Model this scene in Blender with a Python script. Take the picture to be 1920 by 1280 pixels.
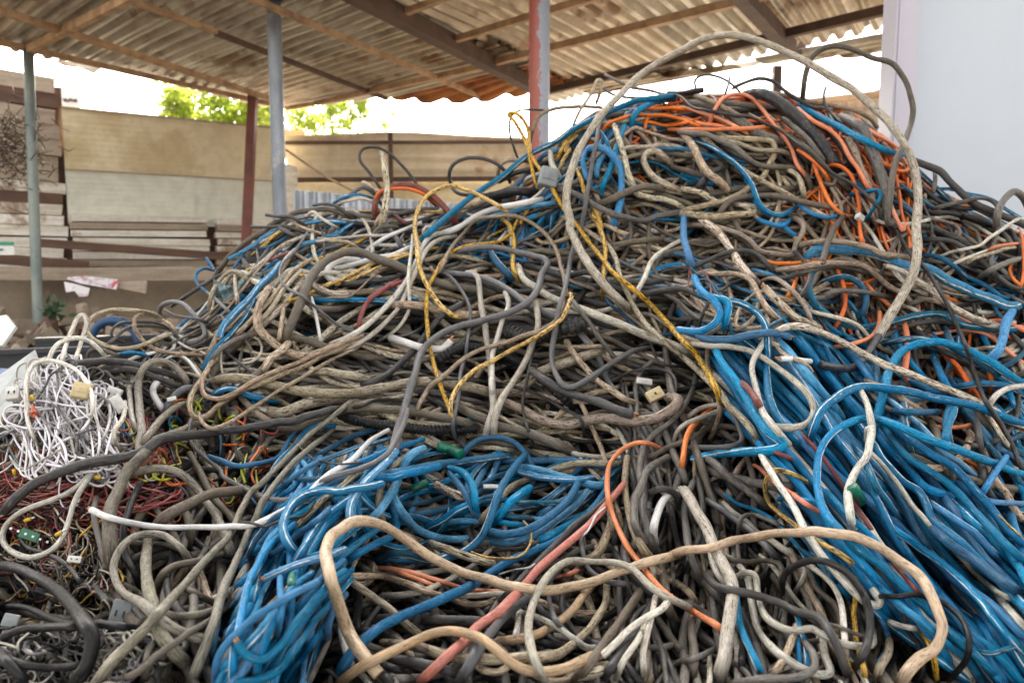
import bpy, math
import numpy as np
from mathutils import Vector

for o in list(bpy.data.objects):
    bpy.data.objects.remove(o)
SC = bpy.context.scene
COL = SC.collection

# ---------------------------------------------------------------- camera
FPX = 1480.0                      # focal length in photo pixels (1920 wide)
PITCH = math.atan(160 / FPX)      # camera looks slightly down
CAMZ = 1.3
cam_d = bpy.data.cameras.new('camera')
cam = bpy.data.objects.new('camera', cam_d)
COL.objects.link(cam)
cam.location = (0, 0, CAMZ)
cam.rotation_euler = (math.pi / 2 - PITCH, 0, 0)
cam_d.sensor_width = 36.0
cam_d.lens = 36.0 * FPX / 1920.0
cam_d.clip_start = 0.05
cam_d.clip_end = 2000
cam_d.dof.use_dof = True
cam_d.dof.focus_distance = 1.95
cam_d.dof.aperture_fstop = 4.0
SC.camera = cam

# ---------------------------------------------------------------- light
SUN_EL, SUN_AZ = math.radians(30), math.radians(-12)     # azimuth from +Y towards +X: behind the shed
world = bpy.data.worlds.new("World")
SC.world = world
world.use_nodes = True
wn = world.node_tree
sky = wn.nodes.new('ShaderNodeTexSky')
sky.sky_type = 'NISHITA'
sky.sun_disc = False
sky.sun_elevation = SUN_EL
sky.sun_rotation = SUN_AZ
sky.dust_density = 3.0
sky.air_density = 1.0
bg = wn.nodes['Background']
bg.inputs['Strength'].default_value = 0.15
hsn = wn.nodes.new('ShaderNodeHueSaturation')      # camera white-balanced for the shade
hsn.inputs['Saturation'].default_value = 0.12
wn.links.new(sky.outputs['Color'], hsn.inputs['Color'])
tint = wn.nodes.new('ShaderNodeMix'); tint.data_type = 'RGBA'; tint.blend_type = 'MULTIPLY'
tint.inputs[0].default_value = 1.0
tint.inputs[7].default_value = (1.0, 0.965, 0.915, 1)
wn.links.new(hsn.outputs['Color'], tint.inputs[6])
wn.links.new(tint.outputs[2], bg.inputs['Color'])
sun_d = bpy.data.lights.new('sun', 'SUN')
sun_d.energy = 4.0
sun_d.angle = math.radians(0.5)
sun_d.color = (1.0, 0.91, 0.77)
sun = bpy.data.objects.new('sun', sun_d)
COL.objects.link(sun)
sv = Vector((math.sin(SUN_AZ) * math.cos(SUN_EL), math.cos(SUN_AZ) * math.cos(SUN_EL), math.sin(SUN_EL)))
sun.rotation_euler = sv.to_track_quat('Z', 'Y').to_euler()
SC.view_settings.view_transform = 'Standard'
SC.view_settings.look = 'None'
SC.view_settings.gamma = 1.0
SC.view_settings.exposure = 2.27

# ---------------------------------------------------------------- helpers
CF = np.array([0, math.cos(PITCH), -math.sin(PITCH)])
CU = np.array([0, math.sin(PITCH), math.cos(PITCH)])
CR = np.array([1.0, 0, 0])
C0 = np.array([0, 0, CAMZ])

def at(px, py, D):
    """world point seen at a photo pixel, D metres along the view axis"""
    px = np.asarray(px, float); py = np.asarray(py, float); D = np.asarray(D, float)
    r = ((px - 960) / FPX)[..., None] * CR + ((640 - py) / FPX)[..., None] * CU + CF
    return C0 + r * D[..., None]

def onz(px, py, z):
    r = (px - 960) / FPX * CR + (640 - py) / FPX * CU + CF
    return C0 + r * ((z - CAMZ) / r[2])

def tag(o, label=None, cat=None, group=None, kind=None):
    if label: o['label'] = label
    if cat: o['category'] = cat
    if group: o['group'] = group
    if kind: o['kind'] = kind
    return o

def empty(name, loc, label=None, cat=None, group=None):
    o = bpy.data.objects.new(name, None)
    COL.objects.link(o)
    o.location = loc
    o.empty_display_size = 0.1
    return tag(o, label, cat, group)

class MB:
    """collects boxes, tubes, sheets; build() links them as ONE mesh object"""
    def __init__(s):
        s.v, s.f, s.n, s.m, s.cur, s.sm = [], [], 0, [], 0, []
    def add(s, verts, faces, smooth=False):
        verts = np.asarray(verts, float)
        s.v.append(verts)
        for f in faces:
            s.f.append([i + s.n for i in f]); s.m.append(s.cur); s.sm.append(smooth)
        s.n += len(verts)
    def box(s, c, size, rot=None, jit=0):
        x, y, z = [d / 2 for d in size]
        v = np.array([[-x,-y,-z],[x,-y,-z],[x,y,-z],[-x,y,-z],[-x,-y,z],[x,-y,z],[x,y,z],[-x,y,z]])
        if jit: v = v + RB.normal(0, jit, v.shape)
        if rot is not None: v = v @ np.asarray(rot).T
        s.add(v + np.asarray(c), [(0,3,2,1),(4,5,6,7),(0,1,5,4),(1,2,6,5),(2,3,7,6),(3,0,4,7)])
    def bar(s, a, b, w, h, jit=0):
        """box from a to b, w wide and h high"""
        a = np.asarray(a, float); b = np.asarray(b, float)
        d = b - a; L = np.linalg.norm(d); d = d / L
        up = np.array([0, 0, 1.0]) if abs(d[2]) < .95 else np.array([0, 1.0, 0])
        r = np.cross(d, up); r /= np.linalg.norm(r); u = np.cross(r, d)
        s.box((a + b) / 2, (w, L, h), np.stack([r, d, u], 1), jit)
    def tube(s, pts, r, n=10):
        pts = np.asarray(pts, float); r = np.broadcast_to(r, (len(pts),))
        T = np.gradient(pts, axis=0); T /= np.linalg.norm(T, axis=1)[:, None]
        ref = np.array([0, 0, 1.0]) if abs(T[:, 2]).mean() < .9 else np.array([1.0, 0, 0])
        A = np.cross(T, ref); A /= np.linalg.norm(A, axis=1)[:, None]; B = np.cross(T, A)
        an = np.arange(n) / n * 2 * math.pi
        v = pts[:, None] + r[:, None, None] * (np.cos(an)[None, :, None] * A[:, None] + np.sin(an)[None, :, None] * B[:, None])
        fs = []
        for i in range(len(pts) - 1):
            for k in range(n):
                fs.append((i*n+k, i*n+(k+1) % n, (i+1)*n+(k+1) % n, (i+1)*n+k))
        fs.append(tuple(range(n))[::-1]); fs.append(tuple((len(pts)-1)*n+k for k in range(n)))
        s.add(v.reshape(-1, 3), fs, True)
    def grid(s, P, thick=None, smooth=False):
        """sheet from an (a,b,3) array of points; thick gives a second face and a rim"""
        a, b = P.shape[:2]
        fs = [(i*b+j, i*b+j+1, (i+1)*b+j+1, (i+1)*b+j) for i in range(a-1) for j in range(b-1)]
        if thick is None:
            s.add(P.reshape(-1, 3), fs, smooth); return
        Q = P + np.asarray(thick)
        N = a * b
        fs2 = [tuple(N + i for i in f[::-1]) for f in fs]
        rim = [i for i in range(b)] + [i*b+b-1 for i in range(1, a)] + [(a-1)*b+j for j in range(b-2, -1, -1)] + [i*b for i in range(a-2, 0, -1)]
        fr = [(rim[k], rim[k-1], N + rim[k-1], N + rim[k]) for k in range(len(rim))]
        s.add(np.concatenate([P.reshape(-1, 3), Q.reshape(-1, 3)]), fs + fs2 + fr, smooth)
    def build(s, name, mats, parent=None, origin=None):
        me = bpy.data.meshes.new(name)
        v = np.concatenate(s.v)
        if parent is not None: org = np.array(parent.matrix_basis.translation)
        elif origin is not None: org = np.asarray(origin, float)
        else: org = np.array([v[:, 0].mean(), v[:, 1].mean(), v[:, 2].min()])
        if parent is not None and parent.parent: org = org + np.array(parent.parent.matrix_basis.translation)
        me.from_pydata((v - org).tolist(), [], s.f)
        for m in (mats if isinstance(mats, (list, tuple)) else [mats]): me.materials.append(m)
        me.polygons.foreach_set('material_index', s.m)
        me.polygons.foreach_set('use_smooth', s.sm)
        me.update()
        o = bpy.data.objects.new(name, me)
        COL.objects.link(o)
        if parent is not None: o.parent = parent
        else: o.location = org
        return o
RB = np.random.RandomState(5)

# ---------------------------------------------------------------- materials
class NT:
    def __init__(s, name):
        s.mat = bpy.data.materials.new(name); s.mat.use_nodes = True
        s.t = s.mat.node_tree; s.b = s.t.nodes['Principled BSDF']; s.out = s.t.nodes['Material Output']
    def n(s, ty, **kw):
        x = s.t.nodes.new(ty)
        for k, v in kw.items(): setattr(x, k, v)
        return x
    def l(s, a, b): s.t.links.new(a, b)
    def val(s, sock, v):
        if hasattr(v, 'is_output'): s.l(v, sock)
        else: sock.default_value = v
    def math(s, op, a, b=0.0, c=None):
        x = s.n('ShaderNodeMath', operation=op)
        s.val(x.inputs[0], a); s.val(x.inputs[1], b)
        if c is not None: s.val(x.inputs[2], c)
        return x.outputs[0]
    def noise(s, vec, scale, detail=4, rough=.55):
        x = s.n('ShaderNodeTexNoise'); x.inputs['Scale'].default_value = scale
        x.inputs['Detail'].default_value = detail; x.inputs['Roughness'].default_value = rough
        s.l(vec, x.inputs['Vector']); return x.outputs['Fac']
    def ramp(s, fac, lo, hi, a=0.0, b=1.0):
        x = s.n('ShaderNodeMapRange'); x.interpolation_type = 'SMOOTHSTEP'
        s.l(fac, x.inputs[0])
        for i, v in enumerate((lo, hi, a, b)): s.val(x.inputs[i + 1], v)
        return x.outputs[0]
    def mix(s, fac, a, b, mode='MIX'):
        x = s.n('ShaderNodeMix', data_type='RGBA', blend_type=mode)
        s.val(x.inputs[0], fac)
        for sock, v in ((x.inputs[6], a), (x.inputs[7], b)):
            if isinstance(v, tuple): sock.default_value = (*v, 1)
            else: s.l(v, sock)
        return x.outputs[2]
    def comb(s, x, y, z):
        c = s.n('ShaderNodeCombineXYZ')
        for i, v in enumerate((x, y, z)): s.val(c.inputs[i], v)
        return c.outputs[0]
    def bump(s, h, dist, strength=.6):
        x = s.n('ShaderNodeBump'); x.inputs['Distance'].default_value = dist; x.inputs['Strength'].default_value = strength
        s.l(h, x.inputs['Height']); s.l(x.outputs[0], s.b.inputs['Normal'])

def cable_mat(name, base, dust, dust_amt=.5, crack=.5, rough=.5, stripe=0.0, dashes=0.0, vary=.25, dark=(.016, .014, .012), hv=.02, spec=.3):
    """dirty PVC: UV x runs along the cable in metres (100 m blocks = cable number), y goes round it"""
    m = NT(name)
    uv = m.n('ShaderNodeUVMap').outputs[0]
    sp = m.n('ShaderNodeSeparateXYZ'); m.l(uv, sp.inputs[0])
    u, v = sp.outputs[0], sp.outputs[1]
    wn_ = m.n('ShaderNodeTexWhiteNoise', noise_dimensions='1D')
    cid = m.math('FLOOR', m.math('DIVIDE', u, 100.0)); m.l(cid, wn_.inputs['W'])
    rnd = wn_.outputs['Value']
    rs = m.n('ShaderNodeSeparateColor'); m.l(wn_.outputs['Color'], rs.inputs[0])
    r2, r3 = rs.outputs[1], rs.outputs[2]
    ang = m.math('MULTIPLY', v, 2 * math.pi)
    cx, sx = m.math('COSINE', ang), m.math('SINE', ang)
    v1 = m.comb(m.math('MULTIPLY', u, 22.0), cx, sx)
    v2 = m.comb(m.math('MULTIPLY', u, 34.0), m.math('MULTIPLY', cx, 3.0), m.math('MULTIPLY', sx, 3.0))
    v3 = m.comb(m.math('MULTIPLY', u, 160.0), m.math('MULTIPLY', cx, 3.0), m.math('MULTIPLY', sx, 3.0))
    n1 = m.noise(v1, 1.1, 6, .62)
    n2 = m.noise(v2, 1.5, 4, .6)
    n3 = m.noise(v3, 1.0, 3, .6)
    # per-cable tone
    tone = m.ramp(rnd, 0, 1, 1 - vary, 1 + vary)
    hs = m.n('ShaderNodeHueSaturation'); hs.inputs['Color'].default_value = (*base, 1)
    m.l(m.ramp(r2, 0, 1, .5 - hv, .5 + hv), hs.inputs['Hue']); m.l(tone, hs.inputs['Value'])
    m.l(m.ramp(r3, 0, 1, .8, 1.1), hs.inputs['Saturation'])
    col = hs.outputs[0]
    lo = m.math('SUBTRACT', .58, m.math('MULTIPLY', r3, .14))
    dm = m.ramp(n1, m.math('SUBTRACT', lo, .07), m.math('ADD', lo, .07), 0, dust_amt)
    col = m.mix(dm, col, dust)
    # fine grime speckle
    sk = m.ramp(n3, .50, .57, 0, .8 * min(1, crack + .2))
    col = m.mix(sk, col, m.mix(.45, col, dark))
    ck = m.ramp(n2, .635 - .10 * crack, .67 - .10 * crack, 0, min(1, crack * 1.25))
    col = m.mix(ck, col, dark)
    v4 = m.comb(m.math('MULTIPLY', u, 55.0), m.math('MULTIPLY', cx, 2.2), m.math('MULTIPLY', sx, 2.2))
    ps = m.ramp(m.noise(v4, 1.3, 5, .7), .60, .66, 0, .5)
    col = m.mix(ps, col, m.mix(.35, col, (.62, .58, .50)))
    if stripe:
        vv = m.math('FRACT', m.math('ADD', m.math('ADD', v, m.math('MULTIPLY', u, .35)), r2))
        ds = m.math('ABSOLUTE', m.math('SUBTRACT', vv, .5))
        wob = m.math('ADD', ds, m.math('MULTIPLY', m.math('SUBTRACT', n2, .5), .12))
        sm = m.math('MULTIPLY', m.ramp(wob, .014, .026, 1, 0), m.ramp(n1, .38, .5, .15, 1))
        col = m.mix(m.math('MULTIPLY', sm, stripe), col, (.66, .645, .59))
        vb = m.comb(m.math('MULTIPLY', u, 13.0), cx, sx)
        sc = m.math('MULTIPLY', m.ramp(m.noise(vb, 1.3, 6, .75), .60, .65), m.ramp(r3, .35, .9, .05, .9))
        col = m.mix(m.math('MULTIPLY', sc, .75), col, (.5, .48, .44))
    if dashes:
        vd = m.comb(m.math('MULTIPLY', u, 42.0), m.math('MULTIPLY', cx, 1.6), m.math('MULTIPLY', sx, 1.6))
        nd = m.noise(vd, 1.6, 2, .5)
        col = m.mix(m.ramp(nd, .525, .55, 0, dashes), col, (.03, .025, .02))
    m.l(col, m.b.inputs['Base Color'])
    m.val(m.b.inputs['Roughness'], m.math('ADD', m.math('MULTIPLY', dm, .3), m.ramp(n3, .3, .7, rough - .07, rough + .1)))
    m.b.inputs['Specular IOR Level'].default_value = spec
    h = m.math('ADD', n1, m.math('MULTIPLY', n3, .35))
    m.bump(m.math('SUBTRACT', h, m.math('MULTIPLY', ck, .6)), .0016, .7)
    return m.mat

DUST = (.36, .32, .26)
CM = {
 'b': cable_mat('blue_pvc', (.0004, .168, .36), (.006, .150, .265), .35, .6, .46, stripe=.95, spec=.14, vary=.34, hv=.008),
 't': cable_mat('dirty_blue_pvc', (.001, .092, .185), (.02, .105, .14), .45, .65, .46, stripe=.55, spec=.16, vary=.35, hv=.012),
 'n': cable_mat('beige_pvc', (.43, .335, .23), (.225, .17, .115), .75, .75, .45, vary=.36),
 'c': cable_mat('cracked_cream_pvc', (.60, .50, .365), (.32, .235, .14), .75, 1.0, .5, vary=.2),
 'N': cable_mat('pale_grey_pvc', (.54, .50, .425), (.34, .30, .235), .65, .6, .42, vary=.24),
 'g': cable_mat('grey_pvc', (.105, .096, .087), (.17, .15, .122), .65, .65, .42, vary=.4),
 'd': cable_mat('dark_grey_rubber', (.030, .029, .031), (.085, .076, .066), .55, .45, .4, vary=.4),
 'k': cable_mat('black_rubber', (.010, .010, .012), (.022, .021, .02), .4, .3, .36, spec=.2, vary=.3),
 'l': cable_mat('slate_grey_pvc', (.105, .106, .118), (.165, .152, .138), .55, .5, .38, vary=.2),
 'o': cable_mat('orange_pvc', (.72, .15, .022), (.50, .17, .06), .35, .45, .38, vary=.12, hv=.008),
 'y': cable_mat('yellow_pvc', (.70, .385, .014), (.48, .33, .09), .4, .35, .36, dashes=.97, vary=.08, hv=.004),
 'w': cable_mat('white_pvc', (.66, .65, .635), (.46, .43, .38), .35, .35, .36, vary=.06),
 'r': cable_mat('dull_red_pvc', (.19, .034, .03), (.19, .10, .08), .5, .5, .42, vary=.25),
 'p': cable_mat('pink_red_pvc', (.50, .105, .092), (.38, .18, .14), .5, .5, .38, vary=.05),
 'a': cable_mat('tan_pvc', (.52, .345, .19), (.33, .25, .17), .7, .5, .42, vary=.05, hv=.004),
 'v': cable_mat('dusty_tan_rubber', (.225, .198, .150), (.145, .125, .092), .7, .65, .5, vary=.15),
 'u': cable_mat('muddy_brown_rubber', (.092, .073, .053), (.15, .126, .092), .7, .55, .52, vary=.3),
}
ADJ = dict(b='blue', t='dirty blue', n='dusty beige', c='cracked cream', N='pale grey white', g='grey', d='dark grey',
           k='black', l='slate grey', o='orange', y='yellow', w='white', r='dull red', p='pink red', a='tan', u='muddy brown', v='dusty grey brown')

def plain_mat(name, col, col2=None, scale=4.0, rough=.7, metal=0.0, lo=.4, hi=.65, bump=0.0, detail=6, stretch=(1, 1, 1), col3=None, fine=.28):
    m = NT(name)
    tc = m.n('ShaderNodeTexCoord').outputs['Object']
    mp = m.n('ShaderNodeMapping'); m.l(tc, mp.inputs[0]); mp.inputs['Scale'].default_value = stretch
    nz = m.noise(mp.outputs[0], scale, detail, .6)
    c = m.mix(m.ramp(nz, lo, hi), col, col2 or tuple(x * .6 for x in col))
    if col3:
        mp2 = m.n('ShaderNodeMapping'); m.l(tc, mp2.inputs[0]); mp2.inputs['Location'].default_value = (7, 3, 5)
        n2 = m.noise(mp2.outputs[0], scale * .6, 8, .65)
        c = m.mix(m.ramp(n2, .55, .64), c, col3)
    n3 = m.noise(tc, scale * 9, 4, .6)
    c = m.mix(m.ramp(n3, .35, .7, 0, fine), c, m.mix(.5, c, (.05, .04, .03)))
    m.l(c, m.b.inputs['Base Color'])
    m.b.inputs['Roughness'].default_value = rough; m.b.inputs['Metallic'].default_value = metal
    if bump: m.bump(m.math('ADD', nz, m.math('MULTIPLY', n3, .3)), bump)
    return m.mat

# ================================================================ SETTING
M_GROUND = plain_mat('dusty_ground', (.30, .25, .19), (.17, .14, .105), 1.5, .95, bump=.03, col3=(.36, .31, .25))
mb = MB()
gx = np.concatenate([[-400, -120, -40], np.linspace(-16, 16, 41), [40, 120, 400]])
gy = np.concatenate([[-60, -20], np.linspace(-6, 24, 41), [50, 150, 600]])
GX, GY = np.meshgrid(gx, gy, indexing='ij')
GZ = np.where((np.abs(GX) < 16) & (GY > -6) & (GY < 24), RB.normal(0, .025, GX.shape), 0)
mb.grid(np.stack([GX, GY, GZ], -1), smooth=True)
o = mb.build('ground', M_GROUND, origin=(0, 0, 0)); tag(o, kind='structure')

mb = MB(); xs_, ys_ = np.meshgrid(np.linspace(-9, 9, 30), np.linspace(-9, 5.2, 24), indexing='ij')  # added dark ground sheet, cuts the light bounced up onto the heap
mb.grid(np.stack([xs_, ys_, .07 + RB.normal(0, .008, xs_.shape)], -1), smooth=True)
tag(mb.build('added_dark_ground', plain_mat('bounce_damping_dark', (.10, .085, .07), (.06, .05, .042), 1.2, .85)), kind='structure')
# ---------------------------------------------------------------- open shed: roof sheets, beams, purlins, posts
M_TIN = plain_mat('weathered_tin', (.54, .49, .40), (.40, .35, .28), 1.6, .38, .75, stretch=(1, 1, 1), col3=(.24, .16, .09))
M_TIN2 = plain_mat('weathered_tin_warm', (.58, .49, .37), (.44, .36, .27), 1.8, .42, .6, col3=(.30, .19, .11))
M_RUST = plain_mat('rusted_tin', (.46, .17, .05), (.25, .085, .03), 3.0, .8, col3=(.5, .26, .1))
M_PURL = plain_mat('rusty_purlin', (.50, .32, .18), (.30, .18, .10), 5, .75)
M_BEAM = plain_mat('dark_rust_beam', (.105, .055, .036), (.06, .036, .026), 5, .7)
M_GREYP = plain_mat('grey_painted_steel', (.27, .30, .34), (.17, .19, .22), 5, .45, .3, col3=(.34, .35, .36), stretch=(1, 1, .35))
M_GREENP = plain_mat('grey_green_steel', (.25, .29, .27), (.16, .20, .20), 5, .5, .2, stretch=(1, 1, .4))
M_REDP = plain_mat('red_oxide_steel', (.20, .058, .042), (.13, .042, .034), 6, .6)
def peel_mat():
    m = NT('peeling_red_paint')
    tc = m.n('ShaderNodeTexCoord').outputs['Object']
    sp = m.n('ShaderNodeSeparateXYZ'); m.l(tc, sp.inputs[0])
    mp = m.n('ShaderNodeMapping'); m.l(tc, mp.inputs[0]); mp.inputs['Scale'].default_value = (1, 1, .45)
    nz = m.noise(mp.outputs[0], 16, 7, .7)
    e = m.math('ADD', m.math('MULTIPLY', m.math('SUBTRACT', sp.outputs[0], PEELX), 7.5), m.math('MULTIPLY', m.math('SUBTRACT', nz, .5), 1.7))
    c = m.mix(m.ramp(e, -.08, .02), (.34, .095, .07), (.29, .31, .36))
    c = m.mix(m.ramp(m.noise(tc, 60, 4), .5, .75, 0, .35), c, (.12, .08, .07))
    m.l(c, m.b.inputs['Base Color']); m.b.inputs['Roughness'].default_value = .5
    return m.mat
PEELX = float(at(1011, 140, 6.3)[0]) + 1.0
M_PEEL = peel_mat()

ZR = 3.5
Rd = np.array([math.sin(math.radians(26)), math.cos(math.radians(26)), 0])
Ld = np.array([math.sin(math.radians(135)), math.cos(math.radians(135)), 0])
shed = empty('open_shed', (-1.0, 9.5, 0), 'open tin roofed shed with rusty purlins and thin steel posts behind the cable heap', 'shed')

def tin_sheet(name, mat, org, dl, dw, length, width, pitch=.18, amp=.034, z=ZR, ragged=.10, sag=0.0, seed=0, parent=shed, slope=0.0, start=None):
    """corrugated sheet: ridges run along dl, width along dw"""
    rs = np.random.RandomState(seed)
    nw = int(width / pitch) * 8 + 1
    nl = max(6, int(length / .45))
    w = np.linspace(0, width, nw)
    ph = (w / pitch) % 1
    prof = np.clip((np.abs(ph - .5) * 2 - .55) * 5, -1, 1) * amp
    rag = np.repeat(rs.uniform(0, ragged, nw // 8 + 2), 8)[:nw]
    if start is not None: rag = rag + np.array([start(x) for x in w])
    P = np.zeros((nl, nw, 3))
    t = np.linspace(0, 1, nl)
    dz = rs.normal(0, .004, (nl, 1)) + rs.normal(0, .006) * np.linspace(-1, 1, nw)[None]
    for i in range(nl):
        ll = rag * (1 - t[i]) + t[i] * length
        P[i] = np.asarray(org) + ll[:, None] * dl + w[:, None] * dw
        P[i, :, 2] = z + prof + dz[i] - sag * (1 - t[i]) ** 2 * np.sin(np.linspace(0, math.pi, nw)) + slope * ll
    mb = MB(); mb.grid(P, thick=(0, 0, .004), smooth=False)
    return mb.build(name, mat, parent)

# left bay: ridges run along Ld from the left eave to the dark beam
E0 = onz(505, 196, ZR); E0[2] = 0
beamA = onz(990, 155, 3.42); beamB = onz(690, 0, 3.42)
bd = (beamA - beamB) / np.linalg.norm(beamA - beamB)
k = 0
s = 0.0
while s < 6.4:
    wdt = .98
    org = E0 - Rd * (s + wdt)
    # length to the beam line
    q = beamA[:2] - org[:2]
    den = Ld[0] * (-bd[1]) - Ld[1] * (-bd[0])
    tt = (q[0] * (-bd[1]) - q[1] * (-bd[0])) / den
    tt = max(1.2, min(tt, 5.6))
    oo = org + Ld * (-.16 if k % 3 else -.3)
    tin_sheet('roof_sheet', M_TIN if k % 4 else M_TIN2, oo, Ld, Rd, min(tt + .1, (org[1] - 5.9) / .707), wdt + .12, z=ZR + .004 * (k % 2) + .03, seed=k, ragged=.05, sag=.03 * (k % 2))
    s += wdt; k += 1
# more of the same sheets past the corner, cut along the back edge (one rusted through and sagging)
o1 = onz(510, 203, ZR); o2 = onz(985, 160, ZR)
bedge = (o2 - o1)[:2]
def to_line(p, d, q, e):
    return ((q[0] - p[0]) * e[1] - (q[1] - p[1]) * e[0]) / (d[0] * e[1] - d[1] * e[0])
for i in range(4):
    org = E0 + Rd * .98 * i
    tend = max(to_line(org, Ld, beamA, bd), to_line(org + Rd * .98, Ld, beamA, bd)) + .3
    st_ = lambda x, org=org: max(-.1, to_line(org + Rd * x, Ld, o1, bedge) - .12)
    if i == 3: tend = max(tend, st_(.5) + .5)
    t_ = tin_sheet('roof_sheet', (M_TIN2, M_RUST, M_TIN2, M_TIN)[i], org, Ld, Rd, tend, 1.1, z=ZR + .03 + .012 * (i % 2) - .03 * (i == 1), seed=60 + i, ragged=.07, sag=(.02, .14, .05, .02)[i], start=st_)
    if i == 1: t_['label'] = 'rust orange roof sheet sagging at the back edge'
mb = MB(); fp = [(75, 106, 9.2), (190, 127, 9.6), (176, 139, 9.5), (150, 128, 9.4), (120, 124, 9.3), (96, 113, 9.25)]
V = np.array([at(*q) for q in fp]); mb.add(np.concatenate([V, V + (.0, .012, .0)]), [tuple(range(6))[::-1], tuple(range(6, 12))] + [(i, (i + 1) % 6, 6 + (i + 1) % 6, 6 + i) for i in range(6)])
mb.build('loose_flap', M_TIN2, shed)
mb = MB(); a = at(536, 281, 9.6); b = at(668, 362, 8.8); mb.tube([a, (a + b) / 2 + (0, 0, -.03), b], .014, 6); mb.build('stay_rod', M_PURL, shed)
# right bay: ridges run along Rd, edge drops to the right
g1 = onz(1040, 196, ZR); g2 = onz(1640, 62, ZR); gd = (g2 - g1); gl = np.linalg.norm(gd); gd /= gl
Rd2 = np.array([math.sin(math.radians(30)), math.cos(math.radians(30)), 0])
i = 0; s = -.1
while s < gl + 3.4:
    oo = g1 + gd * s; oo[2] = 0
    L_ = max(.5, 6.7 - s * .9)
    tin_sheet('roof_sheet', M_TIN2 if i % 3 else M_TIN, oo + Rd2 * .12, -Rd2, gd, L_, 1.10, z=ZR + .07 + .005 * (i % 2), seed=90 + i, ragged=.07)
    s += .92; i += 1

def shed_bar(name, pa, pb, z, w, h, mat, ext0=0.0, ext1=0.0, label=None):
    A = onz(*pa, z); B = onz(*pb, z)
    d = (B - A) / np.linalg.norm(B - A)
    mb = MB(); mb.bar(A - d * ext0, B + d * ext1, w, h)
    o = mb.build(name, mat, shed)
    if label: o['label'] = label
    return o
shed_bar('purlin', (0, 80), (505, 195), 3.44, .05, .06, M_PURL, 2.6, .1)
shed_bar('purlin', (0, 20), (500, 183), 3.40, .055, .06, M_PURL, 2.2, .1)
shed_bar('purlin', (240, 0), (405, 60), 3.43, .05, .05, M_PURL, 2.0, 0)
shed_bar('purlin', (405, 62), (690, 172), 3.43, .05, .05, M_BEAM, 0, .5)
shed_bar('purlin', (478, 0), (915, 188), 3.41, .05, .05, M_PURL, 2.5, 0)
shed_bar('rafter', (690, 0), (996, 160), 3.40, .14, .15, M_BEAM, 2.8, .05)
shed_bar('purlin', (770, 20), (860, -14), 3.43, .06, .05, M_PURL, .3, .6)
shed_bar('purlin', (855, 74), (1140, -12), 3.43, .06, .06, M_PURL, .2, .5)
shed_bar('purlin', (930, 116), (1400, 0), 3.42, .07, .07, M_PURL, .1, 1.4)
shed_bar('purlin', (1040, 168), (1640, 24), 3.38, .07, .08, M_BEAM, .3, 1.6)
shed_bar('purlin', (640, 183), (920, 122), 3.43, .06, .06, M_PURL, .6, .1)
shed_bar('rafter', (56, 92), (236, 0), 3.38, .06, .07, M_PURL, 0, 1.8)
shed_bar('rafter', (1390, -10), (1478, 86), 3.36, .12, .13, M_BEAM, 2.2, .1)
shed_bar('purlin', (545, 202), (640, 186), 3.43, .05, .05, M_PURL, .1, .1)

def post(pxy, D, r, ztop, zbot, mat, label, lean=(0, 0), n=16, square=False):
    p = at(pxy[0], pxy[1], D)
    a = np.array([p[0] + lean[0] * (zbot - p[2]), p[1], zbot]); b = np.array([p[0] + lean[0] * (ztop - p[2]), p[1], ztop])
    mb = MB()
    if square: mb.bar(a, b, 2 * r, 2 * r)
    else: mb.tube(np.linspace(a, b, 9), r, n)
    o = mb.build('post', mat, shed); o['label'] = label
    return o
pA = onz(53, 95, 3.42)
post((53, 95), np.dot(pA - C0, CF), .052, 3.42, 0, M_GREENP, 'grey green round steel post at the left end', lean=(.028, 0))
post((519, 200), 7.0, .062, 3.6, 0, M_GREYP, 'grey round steel post in front of the roof corner')
post((1011, 140), 6.3, .083, 3.75, 0, M_PEEL, 'thick grey steel post with peeling red paint')
post((1457, 120), 8.8, .045, 3.4, 0, M_BEAM, 'dark square post under the right rafter', square=True)
post((1276, 140), 10.6, .022, 3.45, 0, M_BEAM, 'thin dark post far under the right eave', square=True)
post((468, 320), 10.6, .055, 3.42, 0, M_REDP, 'leaning red oxide steel post against the cream fence', lean=(.082, 0), square=True)
mb = MB(); c_ = at(1480, 75, 8.75)
mb.bar(c_ + (-.12, 0, .06), c_ + (.16, .02, -.12), .05, .22); mb.build('bracket', M_BEAM, shed)

# ---------------------------------------------------------------- fences and walls
M_CREAM = plain_mat('cream_fence_panel', (.76, .66, .45), (.70, .60, .41), .9, .75, col3=(.60, .48, .29), stretch=(1, 1, .35))
M_PALE = plain_mat('pale_green_panel', (.70, .70, .60), (.64, .64, .55), .8, .75, stretch=(1, 1, .4))
M_WOODW = plain_mat('bleached_boards', (.78, .74, .67), (.60, .54, .45), 2.2, .85, stretch=(.6, .6, 6), col3=(.30, .21, .14))
M_WOODB = plain_mat('brown_grey_boards', (.40, .325, .25), (.29, .23, .175), 2.4, .85, stretch=(.7, .7, 5), col3=(.40, .335, .25))
M_DKWOOD = plain_mat('dark_rust_board', (.135, .075, .052), (.09, .05, .037), 3, .85, stretch=(.8, .8, 4))
M_BASE = plain_mat('dirty_earth_wall', (.27, .215, .155), (.19, .15, .11), 1.6, .95, bump=.03, col3=(.16, .12, .09))
M_RFENCE = plain_mat('rust_streaked_sheet', (.68, .57, .41), (.58, .48, .33), 1.0, .75, stretch=(2.5, 2.5, .4), col3=(.38, .23, .11))
M_ZINC = plain_mat('zinc_sheet', (.50, .53, .58), (.38, .41, .46), 2, .35, .45)

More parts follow.
